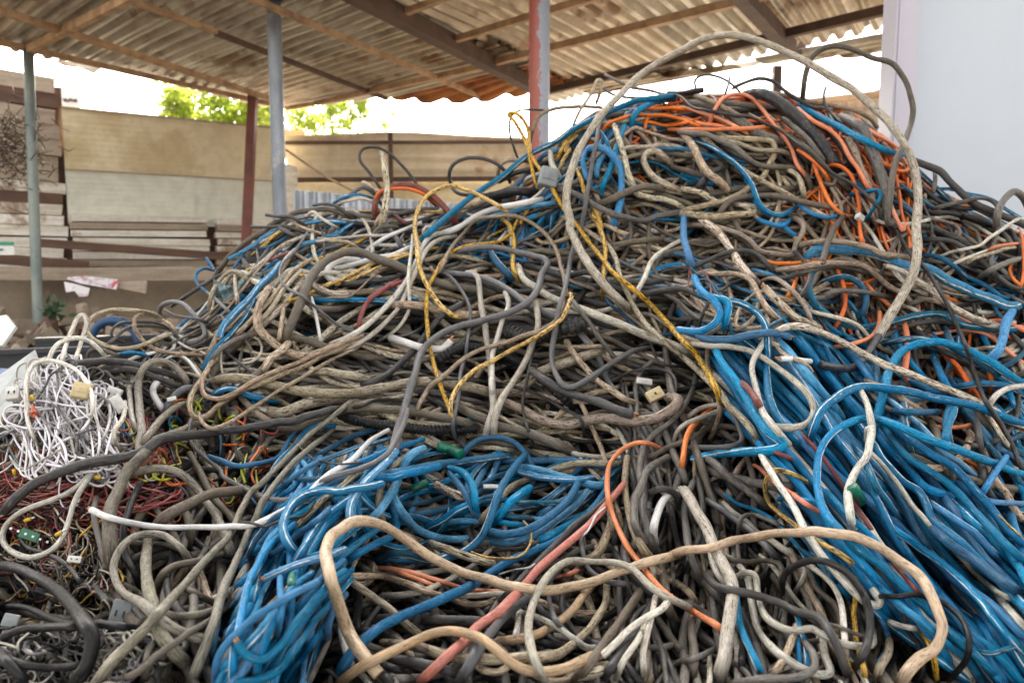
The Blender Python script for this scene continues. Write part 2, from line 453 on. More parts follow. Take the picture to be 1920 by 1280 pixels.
def wall_sheet(mb, a, b, z0, z1, th=.03, n=1, amp=0.0, ribs=0, horiz=False, seed=0, top=None):
    """upright sheet from ground point a to b"""
    a = np.array([a[0], a[1]]); b = np.array([b[0], b[1]])
    d = b - a; L = np.linalg.norm(d); d /= L
    nrm = np.array([d[1], -d[0]])
    if nrm[1] > 0: nrm = -nrm          # towards the camera
    nx = max(2, ribs * 6 + 1 if (ribs and not horiz) else 9); nz = max(2, ribs * 6 + 1 if (ribs and horiz) else 3)
    xs = np.linspace(0, L, nx); zs = np.linspace(0, 1, nz)
    rs = np.random.RandomState(seed)
    P = np.zeros((nx, nz, 3))
    for j in range(nz):
        for i in range(nx):
            q = (zs[j] if horiz else xs[i] / L) * max(ribs, 1) % 1
            off = amp * min(1, max(-1, (abs(q - .5) * 4 - 1) * 1.6)) if ribs else 0
            off += .012 * math.sin(3 * xs[i] + seed) * (1 - abs(zs[j] - .5))
            zt = z1 if top is None else z1 + top(xs[i])
            P[i, j] = (*(a + d * xs[i] + nrm * off), z0 + (zt - z0) * zs[j])
    mb.grid(P, thick=(-nrm[0] * th, -nrm[1] * th, 0))
    return mb
fA = np.array([-5.52, 9.92]); fB = np.array([-3.30, 11.56]); fd = (fB - fA) / np.linalg.norm(fB - fA)
fn = np.array([fd[1], -fd[0]])
cream = empty('panel_fence', (*((fA + fB) / 2), 0), 'cream sheet panel fence on stacked bleached boards behind the red post', 'fence')
Lf = np.linalg.norm(fB - fA)
for i, (u0, u1) in enumerate(((0, .42), (.42, 1.0))):
    wall_sheet(MB(), fA + fd * Lf * u0, fA + fd * Lf * (u1 + .0), 2.36, 3.1, .03, seed=i, amp=.0012, ribs=11, horiz=True).build('upper_panel', M_CREAM, cream)
for i, (u0, u1) in enumerate(((0, .55), (.55, 1.0))):
    wall_sheet(MB(), fA + fd * Lf * u0 + fn * .02, fA + fd * Lf * (u1 + .0) + fn * .02, 1.70, 2.35, .03, seed=4 + i, amp=.0012, ribs=10, horiz=True).build('lower_panel', M_PALE, cream)
mb = MB(); mb.bar((*(fA + fn * .03), 2.36), (*(fB + fn * .03), 2.36), .02, .02); mb.bar((*(fA + fn * .01), 3.11), (*(fB + fn * .01), 3.11), .06, .02); mb.build('seam_strip', M_WOODB, cream)
mb = MB(); wall_sheet(mb, fA - fn * .06, fB - fn * .06, 1.0, 2.6, .03); mb.build('added_light_block', M_DKWOOD, cream)  # added dark sheet, keeps light from showing through the stacked boards
# boards stacked under the panels, in two piles with a gap
for (u0, u1, zt, nb) in ((.0, .60, 1.86, 8), (.63, 1.02, 1.86, 8)):
    for j in range(nb):
        z = 1.12 + j * (zt - 1.12) / nb
        a = fA + fd * Lf * (u0 + RB.uniform(0, .015)) + fn * (.10 + RB.uniform(-.02, .03)); b = fA + fd * Lf * (u1 - RB.uniform(0, .02)) + fn * (.10 + RB.uniform(-.02, .03))
        mb = MB(); mb.bar((*a, z), (*b, z + RB.uniform(-.015, .015)), .12, (zt - 1.12) / nb * .84, .004)
        mb.build('stacked_board', M_WOODW if (j * 7 + nb) % 5 else M_WOODB, cream)
for (p0, p1, h, m_) in (((70, 455), (440, 482), .10, M_DKWOOD), ((-60, 480), (166, 500), .12, M_DKWOOD), ((-60, 512), (470, 516), .14, M_WOODB)):
    a = at(p0[0], p0[1], 9.1 + (p0[0] - 70) * .0028); b = at(p1[0], p1[1], 9.1 + (p1[0] - 70) * .0028)
    mb = MB(); mb.bar(a, b, .06, h, .004); mb.build('leaning_board', m_, cream)
bw = MB(); wall_sheet(bw, fA - fd * 4.5 + fn * .06, fB + fd * .4 + fn * .06, 0, 1.10, .2)
o = bw.build('low_wall', M_BASE); tag(o, 'low dirty earth coloured wall under the stacked boards', 'wall')

lf = empty('board_fence', (-6.6, 9.0, 0), 'tall fence of warped horizontal boards and rusty sheets at the left edge', 'fence')
lA = at(-160, 300, 8.9)[:2]; lB = at(114, 300, 9.7)[:2]; ld = (lB - lA); lL = np.linalg.norm(ld); ld /= lL; lA = lA - ld * 2.6
zz = 1.0; j = 0
while zz < 3.46:
    h = .135 if zz < 2.3 else .19
    mb = MB()
    a = lA + np.array([0, -.02 * (j % 2)]); b = lB + ld * RB.uniform(-.04, .03) + np.array([0, -.02 * (j % 2)])
    tl = .25 * (zz - 1) / 2.4
    mb.bar((*a, zz + h / 2 + tl), (*b, zz + h / 2 - .05 * (zz - 1) / 2.4), .03, h * .93, .006)
    mb.build('board', (M_WOODB if zz > 2.15 else M_WOODW) if (j * 5) % 7 else M_DKWOOD, lf)
    zz += h; j += 1

wall_sheet(MB(), lA + (0, .1), lB + (0, .1), .4, 3.36, .02).build('added_light_block', M_DKWOOD, lf)  # added behind the boards to block the light in their gaps
rf = empty('sheet_fence', (-1.6, 12, 0), 'rust streaked sheet fence with a dark rail between grey and red posts', 'fence')
rA = at(536, 262, 11.7)[:2]; rB = at(1000, 262, 11.7)[:2]
wav = lambda x: .03 + .05 * math.exp(-((x - 1.6) / .7) ** 2) - .035 * max(0, x - 2.4)
wall_sheet(MB(), rA, rB, 2.42, 3.05, .03, amp=.02, ribs=4, horiz=True, seed=2, top=wav).build('upper_sheet', M_RFENCE, rf)
wall_sheet(MB(), rA + (0, .05), rB + (0, .05), .3, 2.42, .03, amp=.012, ribs=7, horiz=True, seed=3).build('lower_sheet', M_CREAM, rf)
mb = MB(); mb.bar((*(rA + (0, -.05)), 2.42), (*(rB + (0, -.05)), 2.44), .04, .07); mb.build('rail', M_BEAM, rf)
mb = MB(); mb.bar((*(rA + (0, -.06)), 2.96), (*(rB + (0, -.06)), 2.97), .03, .05); mb.build('rail', M_DKWOOD, rf)
pq = at(733, 300, 11.6); mb = MB(); mb.bar((pq[0], pq[1] - .02, 0), (pq[0], pq[1] - .02, 3.1), .06, .06); mb.build('fence_post', M_BEAM, rf)
wall_sheet(MB(), at(536, 300, 11.2)[:2], at(556, 300, 11.55)[:2], 0, 2.6, .25).build('end_pier', M_WOODW, rf)

za = at(549, 372, 8.4); zb = at(860, 380, 9.0)
o = wall_sheet(MB(), za[:2], zb[:2], .6, 2.0, .004, amp=.03, ribs=13, seed=1, top=lambda x: -.06 * x).build('corrugated_sheet', M_ZINC)
tag(o, 'bright zinc corrugated sheet standing upright behind the left of the heap', 'metal sheet')
o = wall_sheet(MB(), at(535, 240, 13)[:2], at(572, 240, 13.2)[:2], 2.9, 3.38, .04).build('tan_panel', plain_mat('tan_board', (.6, .38, .18), None, 2, .8))
tag(o, 'tan board showing above the fence right of the grey post', 'panel')
o = wall_sheet(MB(), at(1470, 200, 10.6)[:2], at(1720, 200, 10.2)[:2], .2, 3.42, .03, amp=.02, ribs=14, seed=7, top=lambda x: .24 * (x - 1)).build('rear_fence', M_WOODB)
tag(o, 'brown corrugated fence far behind the heap beside the white cabin', 'fence')
rl = MB(); a = at(1480, 196, 10.4); b = at(1720, 168, 10.0); rl.bar(a, b, .05, .08)
ro = rl.build('rail', M_PURL, None); ro.parent = o; ro.location = ro.location - o.location

# ---------------------------------------------------------------- white cabin at the right
M_WCAB = plain_mat('white_cabin_panel', (.455, .495, .55), (.435, .475, .53), .6, .35, stretch=(1.5, 1.5, .25), fine=.05)
M_WPOST = plain_mat('white_corner_post', (.42, .40, .46), (.395, .375, .435), .8, .4, stretch=(1, 1, .3), fine=.06)
DW = 4.6
cA = at(1688, 200, DW); cB = cA + np.array([2.6, -.25, 0])
cab = empty('white_cabin', (cA[0] + 1.2, cA[1], 0), 'white ribbed panel cabin with a lilac corner post at the right', 'cabin')
cd_ = (cB - cA)[:2]; cd_ /= np.linalg.norm(cd_)
for i in range(13):
    a = cA[:2] + cd_ * i * .205; b = a + cd_ * .2035
    wall_sheet(MB(), a, b, .1, 3.6, .04).build('wall_panel', M_WCAB, cab)
wall_sheet(MB(), cA[:2] + (0, .02), cA[:2] + cd_ * 2.67 + (0, .02), .1, 3.59, .03).build('backing', M_WCAB, cab)
pl_ = at(1641, 200, DW); mb = MB()
mb.bar((pl_[0] + .066, DW + .0, .05), (pl_[0] + .066, DW + .0, 3.62), .128, .16); mb.build('corner_post', M_WPOST, cab)
mb = MB(); mb.bar((pl_[0] + .024, DW - .085, .05), (pl_[0] + .024, DW - .085, 3.62), .012, .008); mb.build('post_rib', M_WPOST, cab)
side = MB(); wall_sheet(side, (pl_[0] + .10, DW + .1), (pl_[0] + 2.3, DW + 2.5), .1, 3.6, .05); side.build('side_wall', M_WCAB, cab)

# ---------------------------------------------------------------- trees beyond the fence
def leaf_mat(name, c1, c2):
    m = NT(name)
    tc = m.n('ShaderNodeTexCoord').outputs['Object']
    c = m.mix(m.ramp(m.noise(tc, 1.7, 3), .35, .65), c1, c2)
    tr = m.n('ShaderNodeBsdfTranslucent'); m.l(m.mix(.5, c, (.65, .75, .12)), tr.inputs[0])
    m.l(c, m.b.inputs['Base Color']); m.b.inputs['Roughness'].default_value = .5
    mx = m.n('ShaderNodeMixShader'); mx.inputs[0].default_value = .65
    m.l(m.b.outputs[0], mx.inputs[1]); m.l(tr.outputs[0], mx.inputs[2]); m.l(mx.outputs[0], m.out.inputs[0])
    return m.mat
M_LEAF = leaf_mat('leaf', (.17, .25, .03), (.30, .35, .06))
M_BARK = plain_mat('bark', (.14, .10, .07), (.08, .06, .045), 6, .9)
def tree(base, height, blobs, nleaf, label, size=.10, seed=0, frond=False):
    rs = np.random.RandomState(seed)
    t = empty('tree', base, label, 'tree', 'trees beyond the fence')
    base = np.asarray(base, float)
    mb = MB()
    top = base + (0, 0, height)
    mb.tube([base, base + (.05, 0, height * .5), top], [.14, .10, .03], 8)
    for c, r in blobs:
        c = np.asarray(c); s0 = base + (0, 0, height * rs.uniform(.35, .6))
        mb.tube([s0, (s0 + c) / 2 + (0, 0, -.1), c], [.05, .035, .012], 6)
        for q in range(5):
            e = c + rs.normal(0, .5, 3) * r; mb.tube([c, (c + e) / 2 + (0, 0, .03), e], [.014, .01, .004], 5)
    mb.build('trunk', M_BARK, t)
    lv = []
    for c, r in blobs:
        c = np.asarray(c); r = np.asarray(r)
        ncl = 26
        cl = c + rs.normal(0, .48, (ncl, 3)) * r
        n = nleaf // len(blobs)
        ci = cl[rs.randint(0, ncl, n)]
        p = ci + rs.normal(0, 1, (n, 3)) * (.12 if not frond else .07)
        d = rs.normal(0, 1, (n, 3)); d[:, 2] -= .3; d /= np.linalg.norm(d, axis=1)[:, None]
        if frond: d[:, 2] = np.abs(d[:, 2]) * 2; d /= np.linalg.norm(d, axis=1)[:, None]
        e = np.cross(d, rs.normal(0, 1, (n, 3))); e /= np.linalg.norm(e, axis=1)[:, None]
        L = size * rs.uniform(.6, 1.4, (n, 1)); wd = L * (.3 if not frond else .12)
        lv.append(np.stack([p, p + d * L * .5 + e * wd, p + d * L, p + d * L * .5 - e * wd], 1))
    V = np.concatenate(lv).reshape(-1, 3)
    mb = MB(); mb.add(V, [tuple(range(4 * i, 4 * i + 4)) for i in range(len(V) // 4)])
    mb.build('crown', M_LEAF, t)
def tb(px, py, D, rx, ry):      # crown lobe
    return (at(px, py, D), np.array([rx / FPX * D, .6, ry / FPX * D]))
b0 = at(400, 215, 16); b1 = at(640, 225, 17); b2 = at(735, 225, 17); b3 = at(330, 215, 15)
tree((b0[0], b0[1], 0), 4.0, [tb(338, 205, 16, 22, 34), tb(400, 195, 16, 42, 36), tb(440, 215, 16, 40, 36), tb(400, 235, 16, 70, 25), tb(478, 195, 16, 30, 30), tb(330, 190, 16, 10, 28), tb(505, 215, 16, 26, 30)], 4600, 'leafy bright green tree above the cream fence', .11, 1)
tree((b1[0], b1[1], 0), 3.8, [tb(560, 225, 17, 22, 30), tb(585, 228, 17, 28, 26), tb(620, 205, 17, 26, 32), tb(660, 215, 17, 26, 30), tb(677, 190, 17, 10, 22), tb(640, 240, 17, 60, 18)], 3000, 'bright green tree with upright shoots above the rusty sheet fence', .14, 2, True)
tree((b2[0], b2[1], 0), 3.8, [tb(736, 215, 17, 9, 16), tb(722, 238, 17, 14, 12)], 320, 'thin sparse shoot right of the other trees', .12, 3, True)

# white sign board beyond the fence, with dark scribbled lettering
sb = empty('sign_board', at(130, 200, 12.6) * (1, 1, 0), 'small white sign board with dark scribbled writing above the fence', 'sign')
M_WHITE = plain_mat('white_board', (.72, .72, .70), (.64, .64, .62), 2, .6)
M_INK = plain_mat('dark_ink', (.04, .04, .05), None, 3, .6)
wall_sheet(MB(), at(105, 180, 12.6)[:2], at(148, 180, 12.6)[:2], at(0, 206, 12.6)[2], at(0, 164, 12.6)[2], .03).build('board', M_WHITE, sb)
mb = MB()
for i in range(6):
    c = at(119 + i * 4.6, 187 + (i * 7 % 3), 12.55); mb.box(c, (.02 + .015 * (i % 2), .006, .03 + .03 * ((i * 3) % 4) / 4), jit=.004)
    c2 = at(121 + i * 4.6, 190, 12.55); mb.box(c2, (.03, .006, .012), jit=.003)
mb.build('lettering', M_INK, sb)
mb = MB(); mb.bar(at(126, 206, 12.64) * (1, 1, 0), at(126, 204, 12.64), .05, .05); mb.build('sign_post', M_WOODB, sb)
mb = MB(); a = at(148, 172, 12.6); b = at(330, 205, 15); tt = np.linspace(0, 1, 14)[:, None]
mb.tube(a + (b - a) * tt - np.array([0, 0, .12]) * np.sin(tt * math.pi), .012, 5); tag(mb.build('overhead_wire', M_INK), 'thin dark overhead wire from the sign to the trees', 'wire')

# ================================================================ THE HEAP
# outline of the heap as seen over its crest, and how far the crest stands
SILX = np.array([-500, -200, 0, 60, 130, 240, 330, 400, 470, 520, 600, 660, 750, 830, 900, 960, 1000, 1060, 1120, 1200, 1300, 1400, 1500, 1600, 1680, 1760, 1840, 1920, 2100, 2400.])
SILY = np.array([900, 830, 790, 725, 690, 660, 618, 555, 455, 420, 402, 392, 395, 398, 380, 350, 312, 250, 210, 192, 180, 178, 188, 215, 275, 360, 395, 440, 520, 640.])
CDX = np.array([-500, 0, 200, 400, 600, 900, 1300, 1600, 1920, 2400.])
CDD = np.array([2.1, 2.5, 2.85, 3.35, 3.8, 3.95, 4.0, 3.75, 3.2, 2.8])
DN = 1.5
def sil(px): return np.interp(px, SILX, SILY)
def crest(px): return np.interp(px, CDX, CDD)
def surf(px, py):
    """depth of the heap's own slope under a photo pixel"""
    s, c = sil(px), crest(px)
    t = np.clip((1280 - py) / (1280 - s), -.35, 1.0)
    return DN + (c - DN) * np.sign(t) * np.abs(t) ** .92
BX0, BY0, BS = -220, -20, 2.5
BW, BH = int(2360 / BS), int(1480 / BS)
bx, by = np.meshgrid(BX0 + (np.arange(BW) + .5) * BS, BY0 + (np.arange(BH) + .5) * BS)
BUF = surf(bx, by)              # nearest depth laid so far (row = y)
BUF[by < sil(bx) - 3] = 99.0
OWN = np.full(BUF.shape, -1, int)
CUR = [-1]                      # which cable is being laid

def spline(P, step):
    P = np.asarray(P, float)
    if len(P) == 2: P = np.array([P[0], (P[0] + P[1]) / 2, P[1]])
    d = np.sqrt(np.linalg.norm(np.diff(P[:, :2], axis=0), axis=1)) + 1e-6
    t = np.concatenate([[0], np.cumsum(d)])
    m = np.zeros_like(P)
    h = np.diff(t)[:, None]; s = np.diff(P, axis=0) / h
    m[1:-1] = (s[:-1] * h[1:] + s[1:] * h[:-1]) / (h[1:] + h[:-1])
    m[0] = 1.5 * s[0] - .5 * m[1]; m[-1] = 1.5 * s[-1] - .5 * m[-2]
    out = []
    for i in range(len(P) - 1):
        n = max(4, int(np.linalg.norm(P[i+1, :2] - P[i, :2]) / 2.0))
        x = np.linspace(0, 1, n, endpoint=False)[:, None]; hh = t[i+1] - t[i]
        out.append((2*x**3 - 3*x**2 + 1) * P[i] + (x**3 - 2*x**2 + x) * hh * m[i] + (-2*x**3 + 3*x**2) * P[i+1] + (x**3 - x**2) * hh * m[i+1])
    out.append(P[-1:])
    Q = np.concatenate(out)
    L = np.concatenate([[0], np.cumsum(np.linalg.norm(np.diff(Q[:, :2], axis=0), axis=1))])
    n = max(5, int(L[-1] / step) + 1)
    l = np.linspace(0, L[-1], n)
    return np.stack([np.interp(l, L, Q[:, i]) for i in range(Q.shape[1])], 1)

def mov(a, w, fn):
    w = int(w) | 1; k = w // 2
    p = np.pad(a, k, mode='edge')
    sw = np.lib.stride_tricks.sliding_window_view(p, w)
    return fn(sw, axis=1)

STEP = 4.0
def drape(path, rpx, stiff=1.0, dive=(True, True), lift=0.0, mark=True, sink=.85):
    """lay a cable (photo-pixel path) on whatever lies below it; returns world points and radius"""
    x, y = path[:, 0], path[:, 1]
    T = np.gradient(path[:, :2], axis=0); T /= np.linalg.norm(T, axis=1)[:, None] + 1e-9
    N = np.stack([-T[:, 1], T[:, 0]], 1)
    D0 = np.median(surf(x, np.maximum(y, sil(x))))
    r = rpx * D0 / FPX
    m = np.full(len(x), 99.0)
    for k in (-.9, -.45, 0, .45, .9):
        ix = np.clip(((x + N[:, 0] * k * rpx - BX0) / BS).astype(int), 0, BW - 1)
        iy = np.clip(((y + N[:, 1] * k * rpx - BY0) / BS).astype(int), 0, BH - 1)
        m = np.minimum(m, BUF[iy, ix])
    air = m > 50
    if air.all(): m = crest(x) - .05
    elif air.any():
        idx = np.arange(len(m)); g = ~air
        m = np.interp(idx, idx[g], m[g])
    r = rpx * float(np.median(m)) / FPX
    d = m - r * sink
    w = max(5, int(stiff * 9 * rpx / STEP))
    w = min(w, len(d) // 2 | 1)
    d = mov(mov(d, w, np.min), w, np.mean)
    d = mov(d, max(3, w // 2), np.mean)
    d = d - lift * np.sin(np.linspace(0, math.pi, len(d))) ** .7
    nd = min(len(d) // 3, int(34 / STEP) + 2)
    ramp = np.linspace(1, 0, nd) ** 1.5 * (.05 + 3.5 * r)
    if dive[0]: d[:nd] += ramp
    if dive[1]: d[-nd:] += ramp[::-1]
    if mark:
        for k in np.linspace(-1, 1, max(5, int(2 * rpx / BS) * 2 + 1)):
            ix = ((x + N[:, 0] * k * rpx - BX0) / BS).astype(int); iy = ((y + N[:, 1] * k * rpx - BY0) / BS).astype(int)
            ok = (ix >= 0) & (ix < BW) & (iy >= 0) & (iy < BH)
            iy, ix, dd = iy[ok], ix[ok], (d - math.sqrt(max(0, 1 - k * k)) * r)[ok]
            w_ = dd < BUF[iy, ix]
            OWN[iy[w_], ix[w_]] = CUR[0]
            np.minimum.at(BUF, (iy, ix), dd)
    return at(x, y, d), r

SEED = [0]
def tube_arrays(pts, r, nseg, corr=False, tint=None):
    """vertices, quads and UVs of a tube; seam ring duplicated"""
    n = len(pts)
    T = np.gradient(pts, axis=0); T /= np.linalg.norm(T, axis=1)[:, None] + 1e-12
    V = pts - C0; V /= np.linalg.norm(V, axis=1)[:, None]
    A = np.cross(T, V); al = np.linalg.norm(A, axis=1)
    A /= al[:, None] + 1e-9
    bad = al < .15
    if bad.any() and not bad.all():
        idx = np.arange(n)
        for k in range(3): A[:, k] = np.interp(idx, idx[~bad], A[~bad, k])
        A -= (A * T).sum(1)[:, None] * T; A /= np.linalg.norm(A, axis=1)[:, None] + 1e-9
    B = np.cross(T, A)
    L = np.concatenate([[0], np.cumsum(np.linalg.norm(np.diff(pts, axis=0), axis=1))])
    rr = np.full(n, r)
    if corr: rr = r * (1 + .13 * np.sign(np.sin(L / (r * .42) * math.pi)))
    else:
        rs_ = np.random.RandomState(SEED[0] + 17)
        rr = rr * (1 + .055 * np.interp(L, np.linspace(0, L[-1], max(4, int(L[-1] / .06))), rs_.normal(0, 1, max(4, int(L[-1] / .06)))))
    # closed ends
    pts = np.concatenate([pts[:1], pts[:1], pts, pts[-1:], pts[-1:]])
    A = np.concatenate([A[:1], A[:1], A, A[-1:], A[-1:]]); B = np.concatenate([B[:1], B[:1], B, B[-1:], B[-1:]])
    Tn = np.concatenate([T[:1], T[:1], T, T[-1:], T[-1:]])
    rr = np.concatenate([[1e-4], [rr[0] * .93], rr, [rr[-1] * .93], [1e-4]])
    pts = pts.copy(); pts[:2] -= Tn[:2] * r * .12; pts[-2:] += Tn[-2:] * r * .12
    L = np.concatenate([[L[0]] * 2, L, [L[-1]] * 2])
    an = np.arange(nseg + 1) / nseg * 2 * math.pi
    v = pts[:, None] + rr[:, None, None] * (np.cos(an)[None, :, None] * A[:, None] + np.sin(an)[None, :, None] * B[:, None])
    SEED[0] += 1
    uu = np.broadcast_to((L + 100.0 * (SEED[0] % 997) + 2)[:, None], v.shape[:2]); vv = np.broadcast_to((np.arange(nseg + 1) / nseg)[None], v.shape[:2])
    uv = np.stack([uu, vv], -1).reshape(-1, 2)
    m = len(pts); w = nseg + 1
    i, k = np.meshgrid(np.arange(m - 1), np.arange(nseg), indexing='ij')
    a = i * w + k
    q = np.stack([a, a + 1, a + w + 1, a + w], -1).reshape(-1, 4)
    return v.reshape(-1, 3), q, uv

def mesh_obj(name, parts, mats, parent=None, origin=None):
    """parts: list of (verts, quads, uvs, material slot)"""
    off = 0; V, Q, U, M = [], [], [], []
    for v, q, u, mi in parts:
        V.append(v); Q.append(q + off); U.append(u); M.append(np.full(len(q), mi)); off += len(v)
    V = np.concatenate(V); Q = np.concatenate(Q); U = np.concatenate(U); M = np.concatenate(M)
    if origin is None: origin = V.mean(0)
    V = V - origin
    me = bpy.data.meshes.new(name)
    me.vertices.add(len(V)); me.vertices.foreach_set('co', V.ravel().astype(np.float32))
    me.loops.add(Q.size); me.loops.foreach_set('vertex_index', Q.ravel().astype(np.int32))
    me.polygons.add(len(Q)); me.polygons.foreach_set('loop_start', (np.arange(len(Q)) * 4).astype(np.int32))
    me.polygons.foreach_set('material_index', M.astype(np.int32))
    me.polygons.foreach_set('use_smooth', np.ones(len(Q), bool))
    for m in mats: me.materials.append(m)
    ul = me.uv_layers.new(name='UVMap'); ul.data.foreach_set('uv', U[Q.ravel()].ravel().astype(np.float32))
    me.update(calc_edges=True); me.validate()
    o = bpy.data.objects.new(name, me); COL.objects.link(o)
    if parent is not None:
        o.parent = parent; o.location = Vector(origin) - parent.location
    else: o.location = origin
    return o

RF = np.random.RandomState(21)
def wander(path, amp, wl=60):
    """small hand-bent irregularity along a path"""
    n = len(path); L = n * STEP
    kn = max(4, int(L / wl))
    T = np.gradient(path[:, :2], axis=0); T /= np.linalg.norm(T, axis=1)[:, None] + 1e-9
    off = np.interp(np.linspace(0, kn - 1, n), np.arange(kn), RF.normal(0, 1, kn))
    off = mov(off, max(3, int(wl / STEP * .7)), np.mean) * amp
    p = path.copy(); p[:, 0] += -T[:, 1] * off; p[:, 1] += T[:, 0] * off
    return p

# ---------------------------------------------------------------- filler: cables too many to count
PAL_G = list('ndgugdNnkcg')
REG = [
 # name, polygon, count, palette, angle (deg, 90 = down), spread, length px, width px, curl
 ('all', [(-200, 700), (330, 600), (520, 400), (960, 350), (1150, 190), (1500, 180), (1700, 300), (2080, 500), (2080, 1400), (-200, 1400)], 330, 'dnggukdnNlnc', None, 180, (250, 700), (9, 17), .010),
 ('dome_top', [(1050, 260), (1150, 195), (1400, 180), (1560, 205), (1700, 300), (1700, 380), (1500, 300), (1250, 260), (1100, 320)], 95, 'oonoodngon', 25, 30, (200, 480), (7, 14), .008),
 ('dome_left', [(1000, 330), (1110, 220), (1220, 220), (1150, 400), (1050, 470), (960, 470)], 40, 'bbbtyngb', 118, 25, (150, 350), (8, 14), .008),
 ('dome_mid', [(1120, 300), (1300, 240), (1560, 290), (1620, 420), (1560, 520), (1150, 520), (1100, 400)], 110, 'nncuungdnbun', 8, 26, (180, 420), (8, 14), .018),
 ('dome_right', [(1540, 240), (1690, 280), (1760, 420), (1720, 760), (1560, 760), (1560, 480)], 90, 'ooonoudonno', 80, 22, (180, 420), (7, 13), .010),
 ('far_right', [(1690, 340), (1920, 450), (2080, 560), (2080, 700), (1720, 640)], 75, 'dgndgunbNdko', 25, 35, (180, 420), (7, 13), .012),
 ('left_ridge', [(380, 620), (480, 450), (600, 400), (960, 380), (980, 520), (560, 640)], 85, 'ngwldbdgnNwyb', 150, 28, (180, 480), (7, 13), .010),
 ('mid', [(420, 560), (1000, 480), (1400, 560), (1400, 840), (700, 860), (380, 780)], 130, 'ndgundgNkcuc', 8, 28, (250, 620), (8, 19), .009),
 ('left_loops', [(140, 680), (330, 590), (420, 560), (430, 720), (300, 780), (150, 720)], 60, 'ngNnldgw', 10, 60, (120, 300), (6, 9), .03),
 ('bottom', [(640, 980), (1180, 940), (1240, 1330), (600, 1340)], 100, 'ndgNcdugdukg', 20, 35, (220, 520), (9, 18), .012),
 ('bottom_right', [(1160, 860), (1400, 850), (1620, 1000), (1700, 1340), (1180, 1340)], 120, 'gdNgdnugddkl', 78, 24, (220, 520), (8, 17), .010),
 ('low_left', [(190, 880), (520, 900), (440, 1120), (400, 1340), (180, 1340)], 60, 'uudugunuk', 95, 50, (200, 460), (12, 20), .014),
 ('far_left', [(-120, 980), (200, 960), (200, 1340), (-120, 1340)], 30, 'kkdkdu', 20, 35, (180, 400), (10, 17), .012),
 ('blue_right', [(1250, 560), (1500, 560), (1960, 960), (2050, 1300), (1850, 1300), (1560, 1100), (1380, 820)], 100, 'bbbbbbbbbbtbNb', 50, 7, (420, 900), (14, 20), .003),
 ('head', [(1180, 500), (1560, 490), (1620, 600), (1230, 640)], 46, 'ndgbtnuNc', 15, 34, (160, 340), (8, 13), .016),
 ('blue_right2', [(1560, 620), (1960, 600), (2060, 960), (1960, 1000), (1700, 860)], 50, 'btbtbodnubt', 35, 40, (200, 460), (11, 17), .010),
 ('blue_left', [(520, 860), (760, 830), (700, 1000), (640, 1100), (600, 1330), (390, 1330), (430, 1130)], 84, 'bbbbbbbbbtNbg', 122, 10, (300, 560), (12, 17), .005),
 ('blue_mid', [(560, 840), (900, 830), (1180, 860), (1100, 980), (760, 1000), (540, 950)], 34, 'bbbtbtn', 165, 22, (220, 460), (12, 16), .010),
]
def inpoly(x, y, poly):
    c = False; n = len(poly)
    for i in range(n):
        x1, y1 = poly[i]; x2, y2 = poly[(i + 1) % n]
        if (y1 > y) != (y2 > y) and x < (x2 - x1) * (y - y1) / (y2 - y1) + x1: c = not c
    return c
FILL = {}
matkeys = list(CM)
for name, poly, cnt, pal, ang, spread, ln, wd, curl in REG:
    P = np.array(poly, float)
    lo, hi = P.min(0), P.max(0)
    for q in range(int(cnt * 1.4)):
        for _ in range(200):
            x, y = RF.uniform(lo[0], hi[0]), RF.uniform(lo[1], hi[1])
            if inpoly(x, y, poly): break
        key = pal[RF.randint(len(pal))]
        w = RF.uniform(*wd) * .80
        if key in 'oy': w *= .72
        if key in 'du' and RF.rand() < .25: w *= 1.35
        w *= float(np.clip(1.18 - .18 * (surf(x, y) - 1.5), .72, 1.15))
        L = RF.uniform(*ln)
        a0 = ang if ang is not None else RF.uniform(0, 180)
        base = math.radians(a0 + RF.normal(0, spread * .5))
        st = 12.0; n = int(L / st)
        if RF.rand() < .5: base += math.pi
        h = base; kap = 0.0; loop = RF.rand() < (.16 if curl > .009 else 0.0)
        kl = RF.choice([-1, 1]) / RF.uniform(45, 120)
        pp = [(x, y)]
        for i in range(n):
            kap = .86 * kap + RF.normal(0, curl * .55)
            dh = kl if loop else kap - .03 * math.sin(h - base)
            h += dh * st
            nx, ny = pp[-1][0] + math.cos(h) * st, pp[-1][1] + math.sin(h) * st
            ny = max(ny, sil(nx) + w * .5 - 3)
            if not inpoly(nx, ny, poly) and not name.startswith('blue'):
                cx, cy = P.mean(0)
                tgt = math.atan2(cy - ny, cx - nx)
                h += .22 * math.sin(tgt - h)
            pp.append((nx, ny))
        # start centred on the seed point
        pp = np.array(pp); pp = pp - (pp[len(pp) // 2] - pp[0]) * .5
        pp[:, 1] = np.maximum(pp[:, 1], sil(pp[:, 0]) + w * .5 - 3)
        if name.startswith('blue_'):        # bundles stay inside their own sweep
            ok = [k_ for k_ in range(len(pp)) if inpoly(pp[k_][0], pp[k_][1], poly)]
            if len(ok) < 8: continue
            pp = pp[ok[0]:ok[-1] + 1]
        path = wander(spline(pp, STEP), .9, 26)
        pts, r = drape(path, w / 2, stiff=.55, sink=.4)
        arr = tube_arrays(pts[::2] if w < 12 else pts[::2], r, 8)
        FILL.setdefault(key, []).append(arr)

